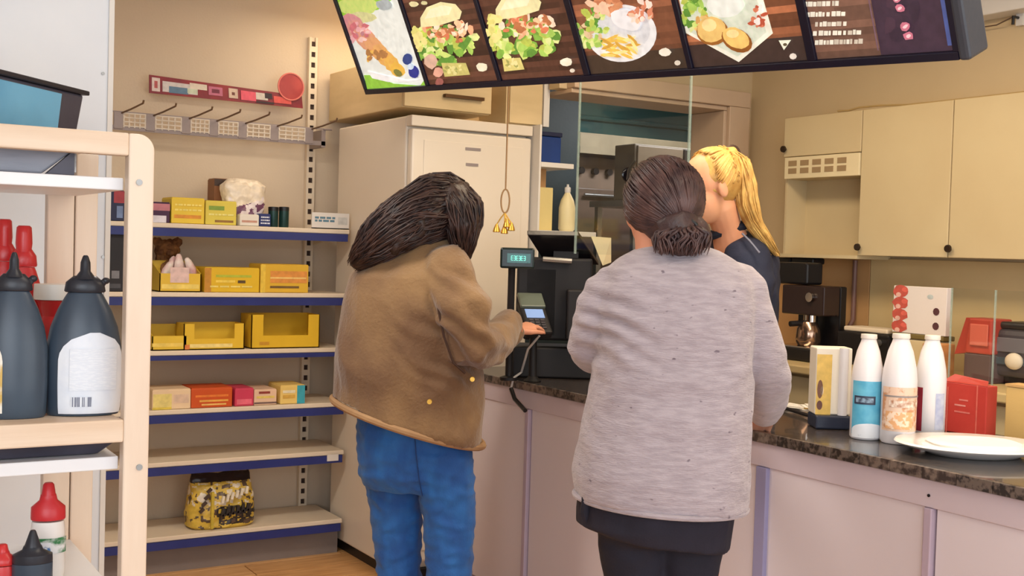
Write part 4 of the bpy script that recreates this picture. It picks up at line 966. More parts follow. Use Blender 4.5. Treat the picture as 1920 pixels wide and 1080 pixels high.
# panel 4: square dish with potatoes
start(4); wood(4, (132, 82, 56)); rect(CL[0], CL[1], .017, .08, (62, 48, 44))
ppoly([(1268, -30), (1284, 62), (1386, 116), (1450, 62), (1424, -30)], (232, 232, 214)); ppoly([(1276, -30), (1292, 58), (1384, 106), (1438, 60), (1412, -30)], (206, 214, 196))
food(1300, 20, 24, 34, GREEN, 40, 6, 11); blob(1362, 8, 36, 24, (226, 230, 222), 14, .05); food(1320, 46, 14, 16, [(206, 160, 90), (226, 190, 120)], 12, 5, 9)
blob(1338, 58, 30, 26, (150, 96, 42), 16); blob(1336, 54, 27, 24, (222, 186, 112), 16, .03); blob(1332, 46, 14, 12, (238, 212, 150), 12)
blob(1384, 74, 31, 21, (140, 86, 38), 16, 0, -.5); blob(1382, 70, 27, 18, (226, 190, 110), 16, .03, -.5); blob(1376, 62, 12, 8, (240, 214, 150), 12)
food(1424, 30, 14, 22, [(206, 120, 90), (236, 226, 220), (180, 84, 60)], 20, 4, 8)
blob(1474, 80, 14, 12, (222, 226, 206), 3, 0, .5); blob(1475, 82, 4, 3, (90, 80, 60), 8); blob(1490, 104, 7, 6, (214, 206, 196), 8); done(4)
# panel 5: text panel
start(5); wood(5, (96, 70, 58)); a, b = CL
split = mp(1645, 60)[0]; rect(split, b, .017, MH - .017, (62, 46, 60)); food(1690, 20, 30, 60, [(70, 50, 64), (56, 42, 56)], 14, 10, 20)
for (py, x0_, x1_) in ((-12, 1500, 1560), (8, 1506, 1568), (27, 1514, 1582), (45, 1530, 1588), (62, 1526, 1614), (79, 1530, 1616)):
    x = x0_
    while x < x1_:
        l = random.uniform(4, 9); h_ = random.choice([4, 4.6, 5.4])
        ppoly([(x, py + 4 - (x - x0_) * .03), (x + l, py + 4 - (x - x0_) * .03), (x + l + .5, py - h_ - (x - x0_) * .03), (x + .5, py - h_ - (x - x0_) * .03)], (226, 222, 206) if random.random() < .8 else (196, 186, 170)); x += l + random.choice([1.2, 1.2, 3.5])
for (x, y, r_) in ((1690, 14, 7), (1700, 48, 8), (1706, 66, 8), (1684, -2, 6)):
    blob(x, y, r_ * 1.3, r_, (190, 110, 130), 9, .2); blob(x, y, r_ * .7, r_ * .4, (226, 190, 196), 7, .2, .6)
u0, v0 = div[5] + .012, 0
rect(mp(1642, 60)[0], mp(1642, 60)[0] + .004, .03, MH - .02, (110, 84, 96)); rect(mp(1776, 60)[0], mp(1786, 60)[0], .03, MH - .02, (70, 84, 140)); done(5)

# ================================================================== ADDED LIGHT PANELS (unseen, put in to go with the area lights)
for (x, y, sx, sy, lb) in ((2.62, 2.4, .25, 1.3, 'long added light panel, unseen, above the service counter'), (.6, 3.3, .6, .15, 'added light panel, unseen, above the shop floor')):
    t = thing('added_light_panel', (x, y, CZ), lb, 'added light')
    obj('housing', MB().box((x - sx, y - sy, CZ - .03), (x + sx, y + sy, CZ - .001)), M_white, t, bevel=.004)
    obj('diffuser', MB().box((x - sx + .02, y - sy + .02, CZ - .036), (x + sx - .02, y + sy - .02, CZ - .031)), mat('added_panel_glow', (255, 240, 214), .5, emit=1.5), t)
# ================================================================== WOODEN RACK (foreground left)
RY = 2.04
t = thing('wooden_rack', (.2, RY + .2, 0), 'pale birch rack with a rounded top corner and white shelves in the left foreground', 'rack')
px0, px1 = wp(236, 600, Y=RY).x, wp(284, 600, Y=RY).x
zT = wp(262, 251, Y=RY).z; zTb = wp(240, 292, Y=RY).z
rr = .028; arc = [(px1 - rr + rr * math.cos(a), RY, zT - rr + rr * math.sin(a)) for a in [i * math.pi / 16 for i in range(9)]]
frm = [(px0, RY, 0), (px1, RY, 0)] + arc + [(px0, RY, zT)]
obj('post', MB().prism(frm, (0, .03, 0)), M_wood, t, bevel=.003)
RXL = -1.05
zTr = wp(120, 283, Y=RY).z
r1 = obj('rail', MB().box((RXL, RY, zTb), (px0, RY + .03, zT)), M_wood_h, t, bevel=.003)
zB1, zB0 = wp(120, 792, Y=RY).z, wp(120, 836, Y=RY).z
obj('rail', MB().box((RXL, RY, zB0), (px0, RY + .03, zB1)), M_wood_h, t, bevel=.003)
obj('post', MB().box((px0, RY + .44, 0), (px1, RY + .47, zT - .01)), M_wood, t, bevel=.003)
for px in (112,):
    x = wp(px, 440, Y=RY + .45).x; obj('post', MB().box((x - .026, RY + .44, 0), (x + .026, RY + .47, zT - .06)), M_wood, t, bevel=.003)
zW1, zW0 = wp(120, 327, Y=RY + .02).z, wp(120, 351, Y=RY + .02).z
zV1, zV0 = wp(120, 864, Y=RY + .02).z, wp(120, 889, Y=RY + .02).z
M_rwhite = mat('white_rack_shelf', (232, 232, 234), .4, var=.02, bump=.01)
obj('white_shelf', MB().box((RXL, RY + .031, zW0), (px0 - .001, RY + .43, zW1)), M_rwhite, t, bevel=.002)
obj('white_shelf', MB().box((RXL, RY + .031, zV0), (px0 - .001, RY + .43, zV1)), M_rwhite, t, bevel=.002)
zU = wp(120, 1130, Y=RY).z
obj('white_shelf', MB().box((RXL, RY + .031, zU - .02), (px0 - .001, RY + .43, zU)), M_rwhite, t, bevel=.002)
obj('slat_shelf', MB().box((RXL, RY + .032, zB1 - .014), (px0 - .001, RY + .43, zB1 - .002)), M_wood_h, t, bevel=.002)
obj('slat_shelf', MB().box((RXL, RY + .032, zT - .014), (px0 - .001, RY + .43, zT - .002)), M_wood_h, t, bevel=.002)
for py in (342, 876): 
    p = wp(261, py, Y=RY); obj('screw', MB().tube([p + V((0, .002, 0)), p + V((0, -.002, 0))], .0055, 10), M_steel, t)
# tray with blue contents on top
tz = zT - .002
t = thing('blue_crate', V((wp(60, 235, Y=RY + .1).x, RY + .1, tz)), 'dark-rimmed plastic crate with light blue sides on top of the rack', 'crate')
M_cr = mat('slate_crate', (74, 72, 84), .4, rgb2=(56, 54, 66), nscale=6); M_lb = mat('light_blue_panel', (110, 172, 206), .35, rgb2=(86, 146, 184), nscale=5)
q0 = wp(140, 238, Y=RY + .40); q0.z = tz + .001
e1 = (-F * .97 - R * .2).normalized(); e2 = V((e1.y, -e1.x, 0)); e2 = e2 if e2.dot(R) < 0 else -e2
hC = wp(140, 178, Y=RY + .40).z - tz
def cr(u, v, z): return q0 + e1 * u + e2 * v + UP * z
b = MB(); b.loft([(cr(.2, .12, 0), e1 * .195, e2 * .12), (cr(.2, .12, hC), e1 * .215, e2 * .14)], 4, True)
b = MB()
def quadbox(u0, u1, v0, v1, z0_, z1_, g=0): return MB().add([cr(u0, v0, z0_), cr(u1, v0, z0_), cr(u1, v1, z0_), cr(u0, v1, z0_), cr(u0 - g, v0 - g, z1_), cr(u1 + g, v0 - g, z1_), cr(u1 + g, v1 + g, z1_), cr(u0 - g, v1 + g, z1_)], [(0, 3, 2, 1), (4, 5, 6, 7), (0, 1, 5, 4), (1, 2, 6, 5), (2, 3, 7, 6), (3, 0, 4, 7)])
obj('crate_shell', quadbox(0, .38, 0, .22, 0, hC, .012), M_cr, t, bevel=.005)
obj('rim', quadbox(-.02, .40, -.02, .24, hC, hC + .009, 0), mat('dark_rim', (40, 38, 46), .4), t, bevel=.002)
obj('side_window', quadbox(.075, .37, -.010, -.005, .012, hC - .008, .006), M_lb, t, bevel=.001)
# grey tray on upper white shelf
t = thing('grey_tray', V((wp(60, 325, Y=RY + .2).x, RY + .2, zW1)), 'grey flared plastic tray with a black and white end on the upper white shelf', 'tray')
xa = wp(132, 300, Y=RY + .08).x; zt_ = wp(100, 281, Y=RY + .08).z
b = MB().add([(xa - .42, RY + .06, zW1 + .001), (xa - .05, RY + .06, zW1 + .001), (xa - .05, RY + .3, zW1 + .001), (xa - .42, RY + .3, zW1 + .001), (xa - .45, RY + .045, zt_), (xa, RY + .045, zt_), (xa, RY + .33, zt_), (xa - .45, RY + .33, zt_)], [(0, 3, 2, 1), (0, 1, 5, 4), (1, 2, 6, 5), (2, 3, 7, 6), (3, 0, 4, 7), (4, 5, 6, 7)])
obj('tray_body', b, mat('mid_grey_plastic', (158, 160, 168), .35, rgb2=(120, 124, 136), nscale=3, stretch=(1, 1, 6)), t, bevel=.004)
obj('rim', MB().box((xa - .452, RY + .04, zt_), (xa + .003, RY + .335, zt_ + .005)), M_cr, t)
obj('end_label', MB().box((xa + .001, RY + .05, zW1 + .006), (xa + .004, RY + .13, zt_ - .004)), mat('black_white_label', (44, 40, 46), .4, rgb2=(220, 216, 210), nscale=26), t)
obj('dark_end', MB().prism([(xa - .045, RY + .044, zW1 + .001), (xa + .0, RY + .044, zW1 + .001), (xa, RY + .044, zt_)], (0, .02, 0)), M_cr, t)
# black tray on lower white shelf
t = thing('black_tray', V((wp(100, 850, Y=RY + .2).x, RY + .2, zV1)), 'shallow black tray lying on the lower white shelf', 'tray')
xa = wp(216, 850, Y=RY + .06).x; zt_ = zB0 - .002
b = MB().add([(xa - .5, RY + .06, zV1 + .001), (xa - .03, RY + .06, zV1 + .001), (xa - .03, RY + .36, zV1 + .001), (xa - .5, RY + .36, zV1 + .001), (xa - .53, RY + .04, zt_), (xa, RY + .04, zt_), (xa, RY + .39, zt_), (xa - .53, RY + .39, zt_)], [(0, 3, 2, 1), (0, 1, 5, 4), (1, 2, 6, 5), (2, 3, 7, 6), (3, 0, 4, 7), (4, 5, 6, 7)])
obj('tray_body', b, M_cr, t, bevel=.004)
obj('rim', MB().box((xa - .53, RY + .04, zt_ - .004), (xa + .004, RY + .05, zt_ + .001)), M_dark, t)
# squeeze bottles
M_sq = mat('slate_black_bottle', (66, 80, 94), .32, rgb2=(50, 60, 74), nscale=4, bump=.01)
M_cap = mat('black_cap', (40, 42, 50), .35)
M_lbl = mat('white_bottle_label', (226, 230, 236), .4, rgb2=(216, 222, 232), nscale=30)
def sauce(px, pyb, pyt, hw, Y, z, label, body=M_sq, cap=M_cap, nz=(.14, .13, .08, .05), lab=None, rot=-.2, flat=.55, side=True, group=None):
    p = wp(px, pyb, Y=Y); k = p.dot(F) / FPX; h = (pyb - pyt) * k; r_ = hw * k; base = V((p.x, Y, z + .001))
    P = [(r_ * .92, 0), (r_ * .97, .006), (r_, h * .2), (r_ * .99, h * .42), (r_ * .88, h * .55), (r_ * .70, h * .66), (r_ * .50, h * .745), (r_ * .44, h * .765)]
    o = bottle('sauce_bottle', base, P, body, label, sx=1, sy=flat, rot=rot, parts=[('cap', [(r_ * .5, h * .767), (r_ * .54, h * .775), (r_ * .5, h * .83), (r_ * .3, h * .87)], cap), ('nozzle', [(r_ * .3, h * .85), (r_ * nz[0], h * .9), (r_ * nz[1], h * .955), (r_ * nz[2], h * .99), (r_ * nz[3], h)], cap)], lab=lab(h) if lab else None, group=group)
    if side:
        u = V((math.cos(rot), math.sin(rot), 0)); c = base + UP * h * .82 + u * r_ * .42
        obj('cap_tab', MB().tube([c, c + u * r_ * .1 + UP * h * .02], [.007, .005], 8).ell(c + u * r_ * .12 + UP * h * .022, (.007, .006, .006)), cap, o, smooth=True)
    return o
Yb = RY + .10; zz = zB1 - .002
M_bar = mat('grey_barcode', (120, 124, 140), .4, rgb2=(226, 230, 236), nscale=60, stretch=(8, 1, .1), lo=.45, hi=.5)
M_txt = mat('faint_label_text', (218, 223, 231), .4, rgb2=(226, 230, 236), nscale=80, stretch=(1, 1, 6), lo=.45, hi=.5)
sauce(155, 788, 490, 68, Yb, zz, 'black squeeze bottle with a large white back label beside the rack post',
      lab=lambda h: [(-40, 76, .004, h * .52, M_lbl, .0008, .35), (-20, 55, h * .16, h * .42, M_txt, .0016, 0), (-18, 12, h * .06, h * .12, M_bar, .0018, 0)])
sauce(22, 788, 478, 62, Yb, zz, 'black squeeze bottle cut by the left edge, its label turned away',
      lab=lambda h: [(-88, -14, .01, h * .5, mat('cream_food_label', (232, 226, 214), .4, rgb2=(206, 170, 90), nscale=18, lo=.42, hi=.52), .0008, .35)])
M_rb = mat('ketchup_red', (206, 52, 52), .3, rgb2=(186, 40, 42), nscale=6)
Yc = RY + .30
sauce(4, 760, 423, 40, Yc + .05, zz, 'red squeeze bottle at the left edge behind the black bottles', M_rb, M_rb, nz=(.34, .32, .30, .22), side=False, flat=.7)
sauce(40, 760, 430, 44, Yc, zz, 'second red squeeze bottle, right of the one at the left edge', M_rb, M_rb, nz=(.34, .32, .30, .22), side=False, flat=.7)
# jar with white cap and red sides between the black bottles
p = wp(88, 760, Y=Yc); k = p.dot(F) / FPX; b0 = V((p.x, RY + .235, zz + .001))
bottle('sauce_jar', b0, [(.034, 0), (.036, .01), (.036, .15), (.024, .165), (.03, .19), (.035, wp(88, 560, Y=Yc).z - zz)], M_rb, 'red jar with a wide white lid between the two black bottles', 'jar',
       parts=[('lid', [(.037, wp(88, 560, Y=Yc).z - zz + .001), (.038, wp(88, 558, Y=Yc).z - zz + .004), (.037, wp(88, 531, Y=Yc).z - zz)], M_white)])
# lower row: on the lowest white shelf
Yd = RY + .16
def low(px, pyt, hw, Y, lb, body, cap, lab=None, capf=.62, flat=.7, nt_=.32):
    p = wp(px, 1100, Y=Y); k = p.dot(F) / FPX; z = zU + .001; h = wp(px, pyt, Y=Y).z - z; r_ = hw * k
    return bottle('ketchup_bottle', V((p.x, Y, z)), [(r_ * .9, 0), (r_, .01), (r_, h * .5), (r_ * .92, h * (capf - .02))], body, lb, sy=flat, rot=-.2,
                  parts=[('cap', [(r_ * .98, h * capf), (r_ * 1.0, h * (capf + .02)), (r_ * .98, h * (capf + .13)), (r_ * .52, h * (capf + .20)), (r_ * .44, h * (capf + .26))], cap), ('nozzle', [(r_ * .42, h * (capf + .25)), (r_ * nt_, h * .98), (r_ * nt_ * .7, h)], cap)], lab=lab(h) if lab else None)
low(88, 905, 31, Yd, 'white bottle with red stepped cap and green-blue label on the lowest shelf', mat('cream_bottle_body', (236, 230, 224), .35), mat('cap_red', (200, 44, 50), .35),
    lambda h: [(-80, 80, h * .28, h * .44, mat('green_blue_label', (50, 120, 70), .4, rgb2=(226, 226, 226), nscale=24, lo=.42, hi=.5), .0008, 0), (-40, 10, h * .3, h * .4, mat('blue_lettering', (70, 120, 180), .4, rgb2=(230, 232, 236), nscale=40, lo=.45, hi=.52), .0016, 0)])
low(60, 994, 36, RY + .07, 'small black squeeze bottle in front of the white and red bottle', M_sq, M_cap, None, .5, .7, .16)
low(4, 1020, 26, RY + .09, 'red bottle cut by the bottom left corner of the rack', M_rb, M_rb, None, .6)

# ================================================================== PEOPLE
M_skin = mat('skin_warm', (222, 160, 128), .5, rgb2=(206, 138, 110), nscale=6, bump=.03, bscale=200)
M_skinc = mat('skin_fair', (232, 172, 134), .5, rgb2=(222, 152, 116), nscale=6, bump=.03, bscale=200)
M_eye = mat('eye_white', (232, 228, 224), .2, bump=0); M_iris = mat('iris_dark', (60, 50, 44), .15, bump=0); M_lip = mat('lip_rose', (186, 96, 88), .4)
def head(mb, c, f, s=1.0, up=UP):
    f = f.normalized(); r_ = f.cross(up).normalized(); u = r_.cross(f).normalized(); A = (r_, f, u); E = mb.ell
    P = lambda a, b, d: c + r_ * a * s + f * b * s + u * d * s
    S_ = lambda *q: tuple(x * s for x in q)
    E(P(0, -.012, .025), S_(.075, .095, .09), A, 24, 16); E(P(0, .028, -.03), S_(.061, .062, .082), A, 20, 14); E(P(0, .035, -.075), S_(.043, .042, .035), A)
    E(P(0, .068, -.095), S_(.022, .02, .018), A)
    for k in (-1, 1):
        E(P(.032 * k, .062, -.028), S_(.028, .028, .026), A); E(P(.03 * k, .078, .03), S_(.028, .014, .010), A)
        E(P(.077 * k, -.005, -.008), S_(.009, .018, .031), A); E(P(.031 * k, .074, .008), S_(.014, .012, .009), A); E(P(.012 * k, .098, -.028), S_(.009, .01, .008), A)
    mb.limb([P(0, .088, .018), P(0, .099, .0), P(0, .108, -.022)], [.008 * s, .009 * s, .012 * s], 12)
    E(P(0, .091, -.052), S_(.022, .010, .006), A); E(P(0, .089, -.062), S_(.019, .010, .007), A)
    return P, A
def face_parts(root, P, A, s=1.0):
    for k in (-1, 1):
        e = obj('eye', MB().ell(P(.031 * k, .0795, .008), (.0115 * s, .0105 * s, .006 * s), A), M_eye, root, smooth=True)
        obj('iris', MB().ell(P(.031 * k, .0885, .0065), (.0048 * s, .002 * s, .0048 * s), A, 10, 6), M_iris, e, smooth=True)
        obj('eyebrow', MB().limb([P(.014 * k, .0935, .033), P(.032 * k, .0915, .038), P(.048 * k, .079, .033)], [.003 * s, .0035 * s, .002 * s], 8), mat('brow_brown', (120, 84, 56), .8), root, smooth=True)
    obj('lips', MB().limb([P(-.018, .0935, -.057), P(0, .1025, -.056), P(.018, .0935, -.057)], [.003 * s, .006 * s, .003 * s], 10), M_lip, root, smooth=True)
def hand(mb, w_, d, n, side, s=1.0, curl=.35, spread=.0):
    """w_ wrist, d pointing direction, n back-of-hand normal, side = thumb side sign"""
    d = d.normalized(); n = (n - d * n.dot(d)).normalized(); a = d.cross(n) * side
    mb.loft([(w_ - d * .02 * s, a * .026 * s, n * .019 * s), (w_ + d * .01 * s, a * .030 * s, n * .018 * s), (w_ + d * .05 * s, a * .040 * s, n * .016 * s), (w_ + d * .088 * s, a * .040 * s, n * .012 * s)], 16, p=2.5)
    for i, (o, L) in enumerate(((.031, .066), (.0105, .075), (-.0105, .069), (-.031, .053))):
        p = w_ + d * (.082 - .004 * abs(i - 1)) * s + a * o * s; dd = (d + a * (1.5 - i) * spread).normalized(); pts = [p - dd * .03 * s, p]; an = curl * .5
        for q, l in enumerate((.45, .30, .25)):
            an += curl * (.5 if q == 0 else .8); v = dd * math.cos(an) - n * math.sin(an); p = p + v * L * l * s; pts.append(p)
        mb.limb(pts, [.0095 * s, .0098 * s, .0088 * s, .008 * s, .0068 * s], 10)
    p = w_ + d * .018 * s + a * .024 * s; v1 = (d * .75 + a * .7 - n * .15).normalized(); v2 = (d * .95 + a * .3 - n * .25).normalized()
    mb.limb([p, p + v1 * .035 * s, p + v1 * .035 * s + v2 * .03 * s, p + v1 * .035 * s + v2 * .052 * s - n * .004 * s], [.014 * s, .012 * s, .0105 * s, .008 * s], 10)
def strands(rings, n, r0, r1, seed, out=(1.0, 1.07), seg=None, ang=(0, 6.283), wav=.01, t0=(0, .15), t1=(.8, 1)):
    """hair locks following a loft of rings"""
    random.seed(seed); mb = MB(); m = len(rings) - 1
    for _ in range(n):
        a = random.uniform(*ang); k = random.uniform(*out); ta = random.uniform(*t0) * m; tb = random.uniform(*t1) * m; N = 9; pts = []; ph = random.uniform(0, 6)
        for i in range(N):
            tt = ta + (tb - ta) * i / (N - 1); j = min(int(tt), m - 1); f = tt - j; f2 = f * f * (3 - 2 * f) * .5 + f * .5
            c = rings[j][0].lerp(rings[j + 1][0], f2); u = rings[j][1].lerp(rings[j + 1][1], f2); w_ = rings[j][2].lerp(rings[j + 1][2], f2)
            aa = a + .12 * math.sin(ph + i * .9)
            p = c + u * math.cos(aa) * k + w_ * math.sin(aa) * k
            pts.append(p + noise.noise_vector(p * 9 + V((seed, ph, 0))) * wav)
        rr_ = random.uniform(r0, r1); mb.tube(pts, [rr_ * .5, rr_, rr_, rr_, rr_, rr_, rr_ * .9, rr_ * .7, rr_ * .25], 6)
    return mb
def folds(a1, f1, a2, f2, off=0, st=(1, 1, 1)):
    def g(p, n):
        q = V((p.x * st[0], p.y * st[1], p.z * st[2]))
        r = noise.noise(q * f1 + V((off, off, 0))); r2 = noise.noise(q * f2 + V((0, off, off)))
        return a1 * (1 - 2 * abs(r)) * .9 - a1 * .4 + a2 * r2
    return g
def shoe(mb, ank, d):
    r_ = d.cross(UP); b = V((ank.x, ank.y, 0))
    mb.loft([(b - d * .07 + UP * .04, r_ * .032, UP * .038), (b + UP * .045, r_ * .04, UP * .045), (b + d * .08 + UP * .035, r_ * .044, UP * .034), (b + d * .15 + UP * .025, r_ * .042, UP * .024), (b + d * .18 + UP * .018, r_ * .026, UP * .016)], 16, p=2.6)

# ---------------- A: woman in brown jacket
root = thing('person', wp(775, 1080, d=4.0) * V((1, 1, 0)), 'person in brown suede jacket and blue jeans, long dark hair, bent over the card terminal', 'person')
fA = (R * .8 + F * .5).normalized()
hA = wp(846, 398, d=4.02)
b = MB(); fh = (fA - UP * .55).normalized(); P, A = head(b, hA, fh, 1.0, (UP + fA * .55).normalized())
b.limb([wp(838, 420, d=4.0), wp(818, 470, d=4.0), wp(805, 500, d=4.0)], [.052, .055, .07])
TA = [ring(812, 470, 45, 4.0, .06), ring(795, 500, 70, 4.0, .09), ring(780, 560, 90, 4.0, .11), ring(772, 680, 84, 4.0, .10), ring(775, 780, 92, 4.0, .11), ring(778, 850, 94, 4.02, .12)]
b.loft(TA)
sh, el, wr = wp(852, 512, d=3.90), wp(884, 652, d=3.88), wp(946, 608, d=4.24)
b.limb([sh, sh.lerp(el, .5), el, el.lerp(wr, .5), wr], [.048, .045, .038, .034, .026])
hand(b, wr, (wp(985, 602, d=4.42) - wr), UP + R * .2, -1, .95, .45)
sh2, el2, wr2 = wp(842, 512, d=4.18), wp(890, 645, d=4.28), wp(966, 622, d=4.36)
b.limb([sh2, sh2.lerp(el2, .5), el2, el2.lerp(wr2, .5), wr2], [.048, .045, .038, .034, .026])
hand(b, wr2, (wp(990, 612, d=4.40) - wr2), UP + R * .2, 1, .95, .45)
def legs(spec, foot=None):
    out = []
    for (x0, x1, x2, d0, d1, d2, z1, z2) in spec:
        out.append([wp(x0, 860, d=d0), V((wp(x1, 900, d=d1).x, wp(x1, 900, d=d1).y, z1)), V((wp(x2, 900, d=d2).x, wp(x2, 900, d=d2).y, z2))])
    return out
LA = [[wp(735, 850, d=4.08), wp(746, 960, d=4.08), wp(752, 1080, d=4.08), wp(752, 1180, d=4.10), wp(750, 1235, d=4.12)],
      [wp(832, 850, d=3.97), wp(838, 960, d=3.97), wp(842, 1080, d=3.96), wp(840, 1180, d=3.97), wp(838, 1235, d=3.98)]]
for L in LA:
    b.limb(L, [.075, .07, .055, .045, .04]); ank = L[-1]
    b.loft([(V((ank.x, ank.y, .03)) - fA * .05, fA.cross(UP) * .03, UP * .025), (V((ank.x, ank.y, .03)) + fA * .08, fA.cross(UP) * .035, UP * .025), (V((ank.x, ank.y, .025)) + fA * .15, fA.cross(UP) * .025, UP * .015)], 14)
remesh('body', b, M_skin, root, .0055, 3)
face_parts(root, P, A)
# jeans
b = MB(); b.loft([ring(772, 740, 96, 4.02, .13), ring(775, 800, 106, 4.02, .15), ring(778, 850, 110, 4.02, .155), ring(780, 890, 108, 4.02, .14), ring(782, 915, 98, 4.02, .11)], 28)
b.limb([LA[0][0] + UP * .0, wp(737, 900, d=4.08), wp(744, 980, d=4.08), wp(748, 1080, d=4.08), wp(750, 1180, d=4.1), V((LA[0][4].x, LA[0][4].y, .07))], [.10, .098, .088, .078, .07, .066], 24)
b.limb([LA[1][0], wp(836, 900, d=3.97), wp(842, 980, d=3.97), wp(842, 1080, d=3.96), wp(840, 1180, d=3.97), V((LA[1][4].x, LA[1][4].y, .07))], [.10, .099, .090, .078, .07, .066], 24)
M_jean = mat('blue_denim', (38, 104, 178), .75, rgb2=(28, 80, 150), nscale=14, stretch=(1, 1, .5), bump=.25, bscale=260, sheen=.1)
j = remesh('jeans', b, M_jean, root, .007, 5, folds(.006, 11, .005, 24, 2, (1, 1, 1.7)))
for (px, py) in ((722, 858), (812, 872)):
    c = wp(px, py, d=3.80)
obj('back_seam', MB().tube([wp(777, 810, d=3.86), wp(780, 850, d=3.85), wp(786, 900, d=3.87), wp(792, 930, d=3.9)], .0018, 6), mat('denim_seam', (24, 60, 118), .7), j, smooth=True)
b = MB(); shoe(b, V((LA[0][4].x, LA[0][4].y, 0)), fA); remesh('shoe', b, M_dark, root, .006, 2)
b = MB(); shoe(b, V((LA[1][4].x, LA[1][4].y, 0)), fA); remesh('shoe', b, M_dark, root, .006, 2)
# jacket
M_jack = mat('brown_suede', (142, 112, 76), .85, rgb2=(108, 80, 56), nscale=2.6, lo=.42, hi=.6, bump=.35, bscale=90, sheen=.3)
b = MB()
b.loft([ring(822, 448, 34, 4.0, .07), ring(808, 466, 58, 4.0, .10), ring(790, 486, 92, 4.0, .14), ring(776, 520, 116, 4.0, .18), ring(770, 600, 128, 4.0, .20), ring(766, 690, 138, 4.0, .21, -.12), ring(765, 750, 141, 4.0, .21, -.22), ring(765, 788, 143, 4.0, .215, -.29)], 32, p=2.3)
b.limb([wp(838, 508, d=3.90), wp(868, 580, d=3.83), wp(884, 645, d=3.82), wp(912, 650, d=3.96), wp(936, 630, d=4.12), wp(950, 608, d=4.22)], [.088, .088, .083, .074, .060, .053], 24)
b.limb([wp(835, 508, d=4.16), wp(872, 590, d=4.25), wp(900, 655, d=4.28), wp(940, 640, d=4.32), wp(962, 626, d=4.35)], [.085, .08, .072, .06, .05], 24)
def jf(p, n):
    s_ = V((p.dot(R), p.dot(F), p.z)); g = folds(.016, 6, .008, 15, 5, (1, 1, .55))(p, n)
    dd = (p - wp(880, 620, d=3.85)).length
    if dd < .28: g += .013 * math.sin((p.z * .8 + p.dot(R) * .6) * 95 + 4 * noise.noise(p * 8)) * max(0, 1 - dd / .28)
    return g
jk = remesh('jacket', b, M_jack, root, .007, 4, jf)
M_lin = mat('tan_suede_trim', (170, 136, 98), .8, rgb2=(146, 112, 80), nscale=8)
hem = [wp(765, 790, d=4.0) + (R - UP * .29) * .262 * math.cos(a) + F * .215 * math.sin(a) for a in [i * math.pi / 20 for i in range(41)]]
obj('hem_band', MB().tube(hem, .012, 8), M_lin, jk, smooth=True)
sd = [wp(x, y, d=d) for x, y, d in ((845, 480, 3.84), (826, 520, 3.80), (820, 570, 3.79), (832, 630, 3.78), (850, 680, 3.78), (872, 700, 3.79))]
obj('arm_seam', MB().tube(sd, .004, 6), mat('dark_seam', (66, 44, 34), .8), jk, smooth=True)
for (x, y, d) in ((806, 752, 3.76), (886, 710, 3.82)):
    c = wp(x, y, d=d); obj('rivet', MB().tube([c, c - F * .02], .008, 12), M_brass, jk, smooth=True)
obj('cuff', MB().tube([wp(943, 617, d=4.19), wp(957, 603, d=4.26)], [.05, .048], 18), M_lin, jk, smooth=True)
# hair
M_hairA = mat('dark_brown_hair', (58, 40, 34), .45, rgb2=(36, 24, 24), nscale=40, bump=.2, bscale=150, spec=.5)
def pr_(px, py, hw, d, hd, dx, dy):   # ring perpendicular to an in-picture direction
    c = wp(px, py, d=d); k = hw * d / FPX; l = math.hypot(dx, dy); perp = (R * (dy / l) + UP * (dx / l)) * k
    return (c, perp, F * hd)
HA = [pr_(872, 378, 30, 4.0, .05, -1, .05), pr_(852, 384, 50, 4.0, .10, -1, .2), pr_(822, 392, 58, 3.98, .118, -1, .35), pr_(785, 405, 52, 3.95, .105, -1, .5), pr_(748, 425, 44, 3.92, .09, -1, .65), pr_(712, 452, 36, 3.90, .07, -1, .8), pr_(684, 480, 24, 3.89, .045, -1, .9), pr_(664, 500, 9, 3.89, .02, -1, 1)]
HB = [pr_(838, 350, 34, 4.0, .09, .2, 1), pr_(858, 385, 44, 3.98, .11, .2, 1), pr_(868, 425, 34, 3.96, .10, .1, 1), pr_(868, 460, 22, 3.95, .07, 0, 1), pr_(870, 490, 8, 3.95, .03, 0, 1)]
HC = [pr_(810, 395, 36, 3.93, .07, -.4, 1), pr_(785, 415, 36, 3.9, .06, -.6, .9), pr_(755, 438, 32, 3.87, .045, -.7, .9), pr_(728, 465, 20, 3.86, .03, -.8, .9)]
b = MB(); b.loft(HA, 28); b.loft(HB, 24); b.loft(HC, 20); b.ell(hA - fh * .02 + UP * .01, (.088, .105, .108), A, 24, 16)
hr = remesh('hair', b, M_hairA, root, .007, 3, folds(.010, 12, .004, 40, 1))
st = strands(HA, 340, .0022, .0048, 21, (.96, 1.05), wav=.03, t0=(.02, .25)); s2 = strands(HB, 150, .002, .0045, 22, (.98, 1.06), ang=(0, 6.28), wav=.012); st.add(s2.v, s2.f)
s3 = strands(HC, 110, .002, .0045, 26, (.98, 1.06), wav=.016); st.add(s3.v, s3.f)
lk = obj('lock', st, mat('brown_lock', (64, 42, 36), .4, rgb2=(32, 22, 24), nscale=30, bump=0), hr, smooth=True, autos=180); lk['kind'] = 'stuff'

